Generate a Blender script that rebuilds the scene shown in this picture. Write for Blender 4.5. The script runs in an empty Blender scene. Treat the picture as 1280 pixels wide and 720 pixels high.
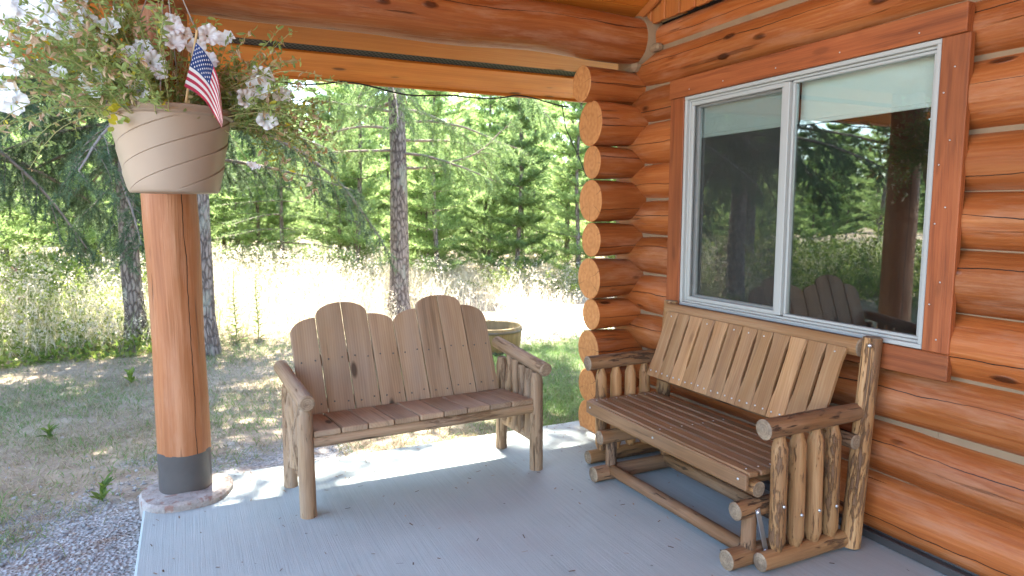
import bpy, math, random
import numpy as np
from mathutils import Vector, Matrix
random.seed(7)
rng = np.random.default_rng(11)
S = bpy.context.scene
COL = S.collection
R = math.radians
PI = math.pi

# ------------------------------------------------------------------ materials
def new_mat(name):
    m = bpy.data.materials.new(name); m.use_nodes = True
    m.node_tree.nodes.clear()
    return m, m.node_tree
def nd(t, typ, ins=None, **props):
    n = t.nodes.new(typ)
    for k, v in props.items(): setattr(n, k, v)
    for k, v in (ins or {}).items():
        if isinstance(v, bpy.types.NodeSocket): t.links.new(v, n.inputs[k])
        else: n.inputs[k].default_value = v
    return n
def math_(t, op, a, b=0.0, c=0.0, clamp=False):
    n = nd(t, 'ShaderNodeMath', {0: a, 1: b, 2: c}, operation=op); n.use_clamp = clamp
    return n.outputs[0]
def ramp(t, fac, stops):
    n = nd(t, 'ShaderNodeValToRGB', {'Fac': fac}); e = n.color_ramp.elements
    while len(e) < len(stops): e.new(0.5)
    for i, (p, c) in enumerate(stops):
        e[i].position = p; e[i].color = (c, c, c, 1) if isinstance(c, (int, float)) else (*c, 1)
    return n.outputs[0]
def mix(t, fac, a, b, mode='MIX'):
    n = nd(t, 'ShaderNodeMix', data_type='RGBA', blend_type=mode)
    for sock, v in ((n.inputs[0], fac), (n.inputs[6], a), (n.inputs[7], b)):
        if isinstance(v, bpy.types.NodeSocket): t.links.new(v, sock)
        else: sock.default_value = v if isinstance(v, float) else (*v, 1)[:4]
    return n.outputs[2]
def noise(t, vec, scale, detail=4, rough=0.55, dist=0.0):
    return nd(t, 'ShaderNodeTexNoise', {'Vector': vec, 'Scale': scale, 'Detail': detail, 'Roughness': rough, 'Distortion': dist}).outputs[0]
def mapping(t, vec, sc):
    return nd(t, 'ShaderNodeMapping', {'Vector': vec, 'Scale': sc}).outputs[0]
def attr(t, name):
    return nd(t, 'ShaderNodeAttribute', attribute_name=name)
def finish(t, color, rough=0.6, bump=None, bump_d=0.01, bump_s=1.0, spec=0.4, metal=0.0, coat=0.0, trans=0.0):
    p = nd(t, 'ShaderNodeBsdfPrincipled')
    for k, v in (('Base Color', color), ('Roughness', rough), ('Specular IOR Level', spec), ('Metallic', metal), ('Coat Weight', coat)):
        if isinstance(v, bpy.types.NodeSocket): t.links.new(v, p.inputs[k])
        else: p.inputs[k].default_value = (*v, 1) if isinstance(v, tuple) else v
    if bump is not None:
        b = nd(t, 'ShaderNodeBump', {'Height': bump, 'Distance': bump_d, 'Strength': bump_s})
        t.links.new(b.outputs[0], p.inputs['Normal'])
    o = nd(t, 'ShaderNodeOutputMaterial')
    if trans > 0:
        tr = nd(t, 'ShaderNodeBsdfTranslucent', {'Color': color})
        mx = nd(t, 'ShaderNodeMixShader', {0: trans, 1: p.outputs[0], 2: tr.outputs[0]})
        t.links.new(mx.outputs[0], o.inputs[0])
    else:
        t.links.new(p.outputs[0], o.inputs[0])
def plain(name, color, rough=0.6, var=0.15, scale=20, bump=0.0, **kw):
    m, t = new_mat(name)
    g = attr(t, 'grain').outputs['Vector']
    n = noise(t, g, scale, 5)
    c = mix(t, n, tuple(x*(1-var) for x in color), tuple(min(1, x*(1+var)) for x in color))
    finish(t, c, rough, n if bump else None, bump, **kw)
    return m

def wood(name, dark, mid, light, rough=0.55, across=9, along=0.55, crack=0.0, bark=0.0, blotch=0.0, knots=0.5,
         bump=0.004, adze=0.0, grey=0.0, spec=0.35, ring=0.0, fine=1.0, barkcol=(0.045, 0.025, 0.015), checks=0.0, wear=0.0):
    """grain attribute: x,y across the piece, z along it; pv: random value per piece; crack at angle pv*2pi"""
    m, t = new_mat(name)
    ga = attr(t, 'grain').outputs['Vector']
    pv = attr(t, 'pv').outputs['Fac']
    w = noise(t, mapping(t, ga, (2.0, 2.0, 0.7)), 1.6, 3)
    g = nd(t, 'ShaderNodeVectorMath', {0: ga, 1: nd(t, 'ShaderNodeCombineXYZ', {0: math_(t, 'MULTIPLY', w, .05), 1: math_(t, 'MULTIPLY', w, -.04)}).outputs[0]}, operation='ADD').outputs[0]
    n1 = noise(t, mapping(t, g, (across, across, along)), 1.0, 6, .62)
    n2 = noise(t, mapping(t, g, (across*7, across*7, along*2.2)), 1.0, 4, .6)
    n3 = noise(t, mapping(t, ga, (2.5, 2.5, 1.1)), 1.0, 4, .5)
    f = math_(t, 'ADD', math_(t, 'MULTIPLY', n1, .62), math_(t, 'MULTIPLY', n2, .38*fine))
    if ring:
        sep = nd(t, 'ShaderNodeSeparateXYZ', {0: g})
        rr = math_(t, 'SQRT', math_(t, 'ADD', math_(t, 'POWER', math_(t, 'ABSOLUTE', math_(t, 'ADD', sep.outputs[0], .06)), 2.0), math_(t, 'POWER', math_(t, 'ABSOLUTE', math_(t, 'ADD', sep.outputs[1], math_(t, 'MULTIPLY', n3, .10))), 2.0)))
        s = math_(t, 'SINE', math_(t, 'MULTIPLY', rr, 420.0))
        f = math_(t, 'ADD', f, math_(t, 'MULTIPLY', s, ring))
    c = ramp(t, f, [(.30, dark), (.50, mid), (.70, light)])
    # piece-to-piece and large-scale variation
    pvv = math_(t, 'ADD', math_(t, 'MULTIPLY', math_(t, 'FRACT', math_(t, 'MULTIPLY', pv, 7.31)), .42), .79)
    hsv = nd(t, 'ShaderNodeHueSaturation', {'Hue': math_(t, 'ADD', .494, math_(t, 'MULTIPLY', n3, .014)), 'Saturation': 1.0, 'Value': pvv, 'Color': c})
    c = hsv.outputs[0]
    c = mix(t, math_(t, 'MULTIPLY', math_(t, 'SUBTRACT', n3, .42), 1.5 + blotch, clamp=True), c, dark)
    h = math_(t, 'MULTIPLY', f, .5)
    if grey:
        gn = noise(t, mapping(t, ga, (5, 5, 1.0)), 1.3, 5, .6)
        c = mix(t, math_(t, 'MULTIPLY', ramp(t, gn, [(.40, 0.0), (.72, 1.0)]), grey), c, (.34, .28, .235))
    if wear:      # stain rubbed thin, in long patches
        wn = noise(t, mapping(t, ga, (9, 9, 1.6)), 1.2, 6, .68)
        c = mix(t, math_(t, 'MULTIPLY', ramp(t, wn, [(.50, 0.0), (.66, 1.0)]), wear), c, (.52, .30, .19))
    if knots:
        vo = nd(t, 'ShaderNodeTexVoronoi', {'Vector': mapping(t, g, (6.5, 6.5, 2.3)), 'Scale': 1.0, 'Randomness': 1.0})
        k = math_(t, 'MULTIPLY', ramp(t, vo.outputs['Distance'], [(.08, 1.0), (.14, 0.0)]), knots)
        kr = math_(t, 'MULTIPLY', ramp(t, vo.outputs['Distance'], [(.10, 1.0), (.30, 0.0)]), .35*knots)
        c = mix(t, kr, c, dark)
        c = mix(t, k, c, tuple(x*.28 for x in dark))
        h = math_(t, 'ADD', h, math_(t, 'MULTIPLY', k, .5))
    if checks:
        ck = noise(t, mapping(t, g, (34, 34, .9)), 1.0, 2, .4)
        mk = noise(t, mapping(t, ga, (7, 7, 1.6)), 1.0, 3)
        cc = math_(t, 'MULTIPLY', ramp(t, ck, [(.655, 0.0), (.68, 1.0)]), ramp(t, mk, [(.5, 0.0), (.58, checks)]))
        c = mix(t, cc, c, tuple(x*.22 for x in dark))
        h = math_(t, 'SUBTRACT', h, math_(t, 'MULTIPLY', cc, .7))
    if bark:
        b = noise(t, mapping(t, g, (58, 58, 9)), 1.0, 5, .65)
        b2 = noise(t, mapping(t, g, (7, 7, 2.2)), 1.0, 3, .5)
        bk = math_(t, 'MULTIPLY', ramp(t, math_(t, 'ADD', math_(t, 'MULTIPLY', b, .55), math_(t, 'MULTIPLY', b2, .45)), [(.535, 0.0), (.575, 1.0)]), bark)
        c = mix(t, bk, c, barkcol)
        h = math_(t, 'ADD', h, math_(t, 'MULTIPLY', bk, .8))
    if adze:
        ad = nd(t, 'ShaderNodeTexVoronoi', {'Vector': mapping(t, g, (11, 11, 2.6)), 'Scale': 1.0}, feature='SMOOTH_F1')
        h = math_(t, 'ADD', h, math_(t, 'MULTIPLY', ad.outputs['Distance'], adze))
    if crack:
        sep = nd(t, 'ShaderNodeSeparateXYZ', {0: ga})
        an = math_(t, 'ARCTAN2', sep.outputs[1], sep.outputs[0])
        wob = math_(t, 'MULTIPLY', math_(t, 'SUBTRACT', noise(t, mapping(t, ga, (0, 0, 1.6)), 1.0, 5), .5), .55)
        d = math_(t, 'SUBTRACT', an, math_(t, 'ADD', math_(t, 'MULTIPLY', math_(t, 'SUBTRACT', pv, .5), 2*PI), wob))
        d = math_(t, 'ABSOLUTE', d)
        wid = math_(t, 'MULTIPLY', ramp(t, noise(t, mapping(t, ga, (0, 0, .8)), 1.0, 3), [(.36, 0.0), (.56, 1.0)]), crack)
        ck = math_(t, 'LESS_THAN', d, wid)
        c = mix(t, ck, c, (.02, .009, .005))
        h = math_(t, 'SUBTRACT', h, math_(t, 'MULTIPLY', ck, 1.5))
    finish(t, c, rough, h, bump, 1.0, spec)
    return m

def endgrain(name, dark, light, rings=190, rough=.7, stain=0.0):
    m, t = new_mat(name)
    g = attr(t, 'grain').outputs['Vector']; pv = attr(t, 'pv').outputs['Fac']
    sep = nd(t, 'ShaderNodeSeparateXYZ', {0: g})
    xy = nd(t, 'ShaderNodeCombineXYZ', {0: sep.outputs[0], 1: sep.outputs[1], 2: math_(t, 'MULTIPLY', pv, 9.0)}).outputs[0]
    n = noise(t, xy, 9, 4)
    l = nd(t, 'ShaderNodeVectorMath', {0: nd(t, 'ShaderNodeCombineXYZ', {0: sep.outputs[0], 1: sep.outputs[1]}).outputs[0]}, operation='LENGTH').outputs['Value']
    s = math_(t, 'SINE', math_(t, 'MULTIPLY', math_(t, 'ADD', l, math_(t, 'MULTIPLY', n, .02)), rings))
    f = math_(t, 'ADD', math_(t, 'MULTIPLY', s, .08), math_(t, 'MULTIPLY', noise(t, xy, 38, 4), .9))
    sw = noise(t, mapping(t, xy, (70, 5, 1)), 1.0, 3, .6)
    f = math_(t, 'ADD', f, math_(t, 'MULTIPLY', math_(t, 'SUBTRACT', sw, .5), .55))
    c = ramp(t, f, [(.2, dark), (.75, light)])
    c = mix(t, math_(t, 'MULTIPLY', ramp(t, noise(t, xy, 11, 5), [(.5, 0.0), (.7, 1.0)]), .35), c, tuple(x*.7 for x in dark))
    an = math_(t, 'ARCTAN2', sep.outputs[1], sep.outputs[0])
    # radial drying checks
    wv = math_(t, 'ADD', math_(t, 'MULTIPLY', an, .9549), math_(t, 'ADD', math_(t, 'MULTIPLY', noise(t, xy, 14, 2), .25), math_(t, 'MULTIPLY', pv, 5.0)))
    fr = math_(t, 'ABSOLUTE', math_(t, 'SUBTRACT', math_(t, 'FRACT', wv), .5))
    ck = math_(t, 'MULTIPLY', math_(t, 'LESS_THAN', fr, .013), ramp(t, noise(t, xy, 6, 2), [(.42, 0.0), (.5, .8)]))
    c = mix(t, ck, c, tuple(x*.15 for x in dark))
    if stain: c = mix(t, math_(t, 'MULTIPLY', ramp(t, noise(t, xy, 16, 4), [(.45, 0.0), (.65, 1.0)]), stain), c, (.10, .07, .05))
    finish(t, c, rough, f, .002)
    return m

def leafmat(name, stops, trans=.4, rough=.55, attrname='pv', spec=.3):
    m, t = new_mat(name)
    c = ramp(t, attr(t, attrname).outputs['Fac'], stops)
    finish(t, c, rough, trans=trans, spec=spec)
    return m

M = {}
M['log'] = wood('cabin_log_wood', (.20, .046, .011), (.335, .094, .022), (.47, .175, .058), rough=.46, across=12, along=.7, crack=.020, knots=.9, bump=.018, adze=.5, blotch=.3, checks=.5, wear=.28)
M['logend'] = endgrain('cabin_log_end', (.43, .165, .048), (.57, .255, .09), 150)
M['post'] = wood('post_wood', (.27, .085, .030), (.42, .16, .062), (.53, .245, .115), rough=.5, across=10, along=.5, crack=.022, knots=.8, bump=.020, adze=.9, blotch=.2, checks=.6, wear=.25)
M['soffit'] = wood('soffit_board', (.38, .105, .012), (.54, .165, .022), (.60, .24, .042), rough=.45, across=10, along=.5, knots=.9, bump=.003, ring=.03)
M['trim'] = wood('window_trim_board', (.13, .032, .010), (.255, .068, .020), (.33, .10, .032), rough=.55, across=26, along=1.1, knots=.3, bump=.004, ring=.05)
M['gable'] = wood('gable_board', (.30, .085, .022), (.43, .14, .035), (.5, .2, .06), rough=.5, across=10, along=.5, knots=.3, bump=.003)
M['chink'] = plain('chinking', (.25, .165, .095), .85, .2, 9, .006)
M['bench_log'] = wood('peeled_bench_log', (.18, .098, .046), (.34, .205, .108), (.47, .315, .185), rough=.75, across=22, along=1.6, bark=.6, grey=.45, knots=.3, bump=.007, barkcol=(.13, .065, .03), checks=.8)
M['bench_end'] = endgrain('bench_log_end', (.20, .13, .08), (.40, .29, .19), 520, stain=.5)
M['bench_board'] = wood('weathered_bench_board', (.25, .15, .085), (.39, .255, .15), (.48, .34, .22), rough=.7, across=11, along=.8, knots=.95, bump=.003, grey=.35, ring=.035, checks=.3, fine=.6)
M['glider_log'] = wood('bark_flecked_glider_log', (.21, .09, .030), (.385, .19, .074), (.54, .32, .15), rough=.6, across=20, along=1.6, bark=.75, grey=.06, knots=.3, bump=.008, barkcol=(.11, .052, .028), checks=.8)
M['glider_dark'] = wood('dark_glider_log', (.12, .052, .02), (.245, .115, .047), (.37, .205, .10), rough=.6, across=20, along=1.4, bark=.9, grey=.25, knots=.3, bump=.008, barkcol=(.05, .025, .014), checks=.6)
M['glider_end'] = endgrain('glider_log_end', (.17, .11, .065), (.36, .26, .17), 480, stain=.6)
M['glider_slat'] = wood('glider_back_slat', (.21, .092, .032), (.35, .175, .070), (.46, .265, .125), rough=.6, across=18, along=.9, knots=.35, bump=.003, grey=.15, ring=.03, checks=.3)
M['glider_seat'] = wood('glider_seat_slat', (.11, .05, .02), (.215, .105, .045), (.33, .185, .088), rough=.45, across=20, along=.9, knots=.25, bump=.003, grey=.12, spec=.5, checks=.5)
M['steel'] = plain('galvanised_steel', (.55, .56, .57), .35, .1, 40, 0, metal=.9)
M['screw'] = plain('dark_screw', (.10, .09, .085), .5, .1, 40, 0, metal=.5)
M['vinyl'] = plain('window_frame_paint', (.40, .40, .375), .4, .04, 8)
M['vinyl_dark'] = plain('window_frame_shadow_gap', (.12, .12, .12), .5, .04, 8)
M['shade'] = plain('roller_shade_cloth', (.74, .785, .745), .8, .03, 60)
M['flash'] = plain('dark_flashing', (.055, .05, .048), .45, .3, 12)
M['vent'] = None
M['sleeve'] = plain('grey_sleeve_paint', (.085, .075, .07), .38, .25, 9, .003)
M['roofing'] = plain('roof_shingle', (.09, .08, .075), .9, .3, 14)
M['room'] = plain('room_wall', (.035, .03, .027), .9, .1, 3)  # near black: the unlit room's darkness is put into the colour
M['cable'] = plain('black_cable', (.02, .02, .02), .5, .1, 5)
M['pot'] = plain('beige_pot_plastic', (.33, .25, .185), .42, .05, 12)
M['wire'] = plain('hanger_wire', (.36, .33, .29), .5, .1, 20)
M['stick'] = plain('flag_stick_wood', (.55, .38, .18), .6, .1, 20)
M['soil'] = plain('potting_soil', (.05, .035, .025), .95, .3, 30, .01)
M['barkgrey'] = None

def vent_mat():
    m, t = new_mat('soffit_vent_mesh')
    g = attr(t, 'grain').outputs['Vector']
    ch = nd(t, 'ShaderNodeTexChecker', {'Vector': g, 'Scale': 60.0, 'Color1': (.015, .014, .013, 1), 'Color2': (.07, .065, .06, 1)})
    finish(t, ch.outputs[0], .6)
    return m
M['vent'] = vent_mat()
def bark_mat(name, a, b, c3):
    m, t = new_mat(name)
    g = attr(t, 'grain').outputs['Vector']
    vo = nd(t, 'ShaderNodeTexVoronoi', {'Vector': nd(t, 'ShaderNodeVectorMath', {0: mapping(t, g, (22, 22, 7)), 1: nd(t, 'ShaderNodeTexNoise', {'Vector': mapping(t, g, (14, 14, 8)), 'Scale': 1.0, 'Detail': 3.0}).outputs['Color']}, operation='ADD').outputs[0], 'Scale': 1.0}, feature='DISTANCE_TO_EDGE')
    n = noise(t, mapping(t, g, (12, 12, 5)), 1.0, 6, .65)
    f = math_(t, 'ADD', math_(t, 'MULTIPLY', ramp(t, vo.outputs[0], [(0.0, 0.0), (.2, 1.0)]), .45), math_(t, 'MULTIPLY', n, .55))
    c = ramp(t, f, [(.2, a), (.5, b), (.75, c3)])
    lich = ramp(t, noise(t, mapping(t, g, (5, 5, 3)), 1.0, 5, .6), [(.55, 0.0), (.66, .6)])
    c = mix(t, lich, c, (.30, .31, .24))
    finish(t, c, .9, f, .02)
    return m
M['bark'] = bark_mat('pine_bark', (.05, .035, .028), (.15, .115, .095), (.27, .215, .18))
M['twig'] = plain('bare_twig', (.20, .15, .115), .85, .3, 12)
def glass_mat(name, tint, refl, dirt):
    m, t = new_mat(name)
    tr = nd(t, 'ShaderNodeBsdfTransparent', {'Color': (*tint, 1)})
    gl = nd(t, 'ShaderNodeBsdfGlossy', {'Color': (.95, .97, .96, 1), 'Roughness': 0.0})
    geo = nd(t, 'ShaderNodeNewGeometry')
    wv = nd(t, 'ShaderNodeBump', {'Height': noise(t, geo.outputs['Position'], 1.3, 1), 'Distance': .0003, 'Strength': .5})
    t.links.new(wv.outputs[0], gl.inputs['Normal'])
    fr = nd(t, 'ShaderNodeLayerWeight', {'Blend': .5})
    f = math_(t, 'ADD', refl, math_(t, 'MULTIPLY', math_(t, 'POWER', fr.outputs['Facing'], 5.0), 1-refl), clamp=True)
    mx = nd(t, 'ShaderNodeMixShader', {0: f, 1: tr.outputs[0], 2: gl.outputs[0]})
    df = nd(t, 'ShaderNodeBsdfDiffuse', {'Color': (.5, .5, .47, 1)})
    dn = math_(t, 'MULTIPLY', ramp(t, noise(t, geo.outputs['Position'], 4, 6, .7), [(.35, .3), (.75, 1.0)]), dirt)
    mx2 = nd(t, 'ShaderNodeMixShader', {0: dn, 1: mx.outputs[0], 2: df.outputs[0]})
    o = nd(t, 'ShaderNodeOutputMaterial'); t.links.new(mx2.outputs[0], o.inputs[0])
    return m
M['glass'] = glass_mat('window_glass', (.90, .95, .93), .115, .010)
def screen_mat():
    m, t = new_mat('insect_screen')
    tr = nd(t, 'ShaderNodeBsdfTransparent', {'Color': (1, 1, 1, 1)})
    df = nd(t, 'ShaderNodeBsdfDiffuse', {'Color': (.09, .088, .082, 1)})
    mx = nd(t, 'ShaderNodeMixShader', {0: .15, 1: tr.outputs[0], 2: df.outputs[0]})
    o = nd(t, 'ShaderNodeOutputMaterial'); t.links.new(mx.outputs[0], o.inputs[0])
    return m
M['screen'] = screen_mat()
def concrete_mat():
    m, t = new_mat('broomed_concrete')
    co = nd(t, 'ShaderNodeNewGeometry').outputs['Position']
    br = noise(t, mapping(t, co, (150, 2.2, 1)), 1.0, 4, .6)
    br2 = noise(t, mapping(t, co, (45, 1.0, 1)), 1.0, 3, .6)
    n = noise(t, co, 2.2, 6, .6); n2 = noise(t, co, 90, 3)
    f = math_(t, 'ADD', math_(t, 'ADD', math_(t, 'MULTIPLY', br, .4), math_(t, 'MULTIPLY', br2, .25)), math_(t, 'ADD', math_(t, 'MULTIPLY', n, .35), math_(t, 'MULTIPLY', n2, .1)))
    c = ramp(t, f, [(.30, (.265, .295, .28)), (.52, (.35, .388, .37)), (.80, (.44, .475, .455))])
    sp = nd(t, 'ShaderNodeTexVoronoi', {'Vector': co, 'Scale': 7.0})
    s = math_(t, 'MULTIPLY', ramp(t, sp.outputs['Distance'], [(.04, 1.0), (.06, 0.0)]), math_(t, 'GREATER_THAN', noise(t, co, 1.7, 2), .52))
    c = mix(t, math_(t, 'MULTIPLY', s, .6), c, (.13, .12, .11))
    c = mix(t, math_(t, 'MULTIPLY', ramp(t, noise(t, co, 1.1, 4), [(.55, 0.0), (.7, 1.0)]), .35), c, (.27, .255, .24))
    finish(t, c, .75, math_(t, 'ADD', math_(t, 'MULTIPLY', br, .7), math_(t, 'MULTIPLY', n2, .3)), .002)
    return m
M['concrete'] = concrete_mat()
def footing_mat():
    m, t = new_mat('footing_concrete')
    co = nd(t, 'ShaderNodeNewGeometry').outputs['Position']
    n = noise(t, co, 9, 6, .65); n2 = noise(t, co, 55, 5, .7)
    c = ramp(t, n, [(.3, (.22, .19, .17)), (.55, (.42, .36, .32)), (.75, (.5, .46, .42))])
    c = mix(t, ramp(t, noise(t, co, 20, 4), [(.56, 0.0), (.64, .7)]), c, (.28, .13, .09))
    c = mix(t, ramp(t, n2, [(.62, 0.0), (.7, .8)]), c, (.06, .05, .05))
    finish(t, c, .9, n2, .012)
    return m
M['footing'] = footing_mat()
def ground_mat():
    m, t = new_mat('dry_ground')
    co = nd(t, 'ShaderNodeNewGeometry').outputs['Position']
    sep = nd(t, 'ShaderNodeSeparateXYZ', {0: co}); x, y = sep.outputs[0], sep.outputs[1]
    n = noise(t, co, 1.3, 6, .6); n2 = noise(t, co, 14, 6, .7)
    dirt = ramp(t, math_(t, 'ADD', math_(t, 'MULTIPLY', n, .5), math_(t, 'MULTIPLY', n2, .5)), [(.3, (.15, .105, .07)), (.5, (.28, .215, .15)), (.7, (.42, .35, .25))])
    # gravel yard beside the slab, edge wobbles
    vo = nd(t, 'ShaderNodeTexVoronoi', {'Vector': co, 'Scale': 48.0}); vo2 = nd(t, 'ShaderNodeTexVoronoi', {'Vector': co, 'Scale': 110.0})
    gv = nd(t, 'ShaderNodeSeparateColor', {0: vo.outputs['Color']}).outputs[0]
    grav = ramp(t, math_(t, 'ADD', math_(t, 'MULTIPLY', gv, .6), math_(t, 'MULTIPLY', vo2.outputs['Distance'], .5)), [(.1, (.14, .135, .13)), (.5, (.27, .26, .25)), (.9, (.42, .40, .38))])
    edge = math_(t, 'ADD', math_(t, 'SUBTRACT', 4.75, y), math_(t, 'ADD', math_(t, 'MULTIPLY', math_(t, 'SUBTRACT', n, .5), 3.0), math_(t, 'MULTIPLY', math_(t, 'ADD', x, .3), .55)))
    gm = ramp(t, math_(t, 'ADD', math_(t, 'MULTIPLY', edge, .5), .5), [(.40, 0.0), (.62, 1.0)])
    gm = math_(t, 'MULTIPLY', gm, math_(t, 'LESS_THAN', x, 1.0))
    c = mix(t, gm, dirt, grav)
    c = mix(t, math_(t, 'MULTIPLY', ramp(t, noise(t, mapping(t, co, (2, 5, 1)), 1.4, 5, .6), [(.55, 0.0), (.66, .55)]), gm), c, (.22, .13, .075))
    gl = math_(t, 'MULTIPLY', ramp(t, math_(t, 'SUBTRACT', x, 1.6), [(0.0, 0.0), (.8, 1.0)]), ramp(t, math_(t, 'MULTIPLY', math_(t, 'SUBTRACT', 8.3, y), .5), [(0.0, 0.0), (.6, 1.0)]))
    c = mix(t, math_(t, 'MULTIPLY', gl, .8), c, (.07, .10, .03))
    # pale worn track
    tk = math_(t, 'MULTIPLY', ramp(t, math_(t, 'MULTIPLY', math_(t, 'SUBTRACT', x, 2.0), .5), [(0.0, 0.0), (.9, 1.0)]), ramp(t, math_(t, 'ABSOLUTE', math_(t, 'SUBTRACT', math_(t, 'ADD', y, math_(t, 'MULTIPLY', n, .9)), 9.1)), [(.0, 1.0), (.95, 1.0), (1.0, 0.0)]))
    c = mix(t, tk, c, (.52, .46, .37))
    # needle litter
    c = mix(t, ramp(t, noise(t, co, 5, 6, .7), [(.56, 0.0), (.66, .6)]), c, (.20, .13, .08))
    finish(t, c, .95, math_(t, 'ADD', math_(t, 'MULTIPLY', n2, .5), math_(t, 'MULTIPLY', vo.outputs['Distance'], gm)), .02)
    return m
M['ground'] = ground_mat()
M['stone'] = None
def stone_mat():
    m, t = new_mat('gravel_stone')
    c = ramp(t, attr(t, 'pv').outputs['Fac'], [(.0, (.13, .13, .135)), (.45, (.27, .265, .26)), (.8, (.40, .385, .36)), (1.0, (.36, .27, .19))])
    finish(t, c, .85)
    return m
M['stone'] = stone_mat()
M['needle_dark'] = leafmat('dark_fir_needles', [(0, (.05, .085, .042)), (.5, (.105, .155, .075)), (1, (.18, .24, .12))], .5)  # firs have a darker green than the pines
M['needle_mid'] = leafmat('pine_needles', [(0, (.10, .16, .055)), (.5, (.20, .29, .10)), (1, (.32, .42, .17))], .58)
M['needle_light'] = leafmat('young_pine_needles', [(0, (.17, .26, .085)), (.5, (.33, .45, .16)), (1, (.50, .60, .27))], .62)
M['lawn'] = leafmat('lawn_blades', [(0, (.42, .34, .22)), (.3, (.30, .25, .15)), (.55, (.20, .25, .09)), (1, (.13, .26, .06))], .4)
M['meadow'] = leafmat('meadow_straw', [(0, (.74, .67, .54)), (.45, (.64, .57, .42)), (.6, (.38, .40, .17)), (.8, (.26, .34, .11)), (1, (.72, .61, .55))], .5)
M['leafy'] = leafmat('shrub_leaves', [(0, (.09, .15, .03)), (.5, (.19, .26, .05)), (1, (.36, .38, .09))], .5)
M['deadleaf'] = leafmat('dead_shrub_leaves', [(0, (.20, .10, .07)), (.6, (.38, .22, .17)), (1, (.5, .36, .28))], .4)
M['petleaf'] = leafmat('petunia_leaves', [(0, (.50, .31, .17)), (.28, (.46, .38, .19)), (.40, (.22, .31, .10)), (.8, (.36, .47, .17)), (.95, (.46, .46, .07)), (1, (.66, .56, .05))], .5)
M['withered'] = leafmat('withered_petals', [(0, (.45, .31, .19)), (.5, (.66, .50, .35)), (1, (.80, .70, .56))], .45)
M['petal'] = leafmat('white_petals', [(0, (.84, .87, .92)), (1, (.90, .92, .95))], .35)
M['litter'] = leafmat('needle_litter', [(0, (.06, .04, .03)), (.6, (.22, .13, .07)), (1, (.40, .30, .2))], .1)
M['petstem'] = plain('petunia_stem', (.36, .35, .15), .7, .3, 9)

# ------------------------------------------------------------------ mesh builder
def frame(d, ref=None):
    d = Vector(d).normalized()
    r = Vector(ref) if ref is not None else (Vector((0, 0, 1)) if abs(d.z) < .9 else Vector((1, 0, 0)))
    a = (r - d*r.dot(d)).normalized()
    return a, d.cross(a), d

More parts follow.
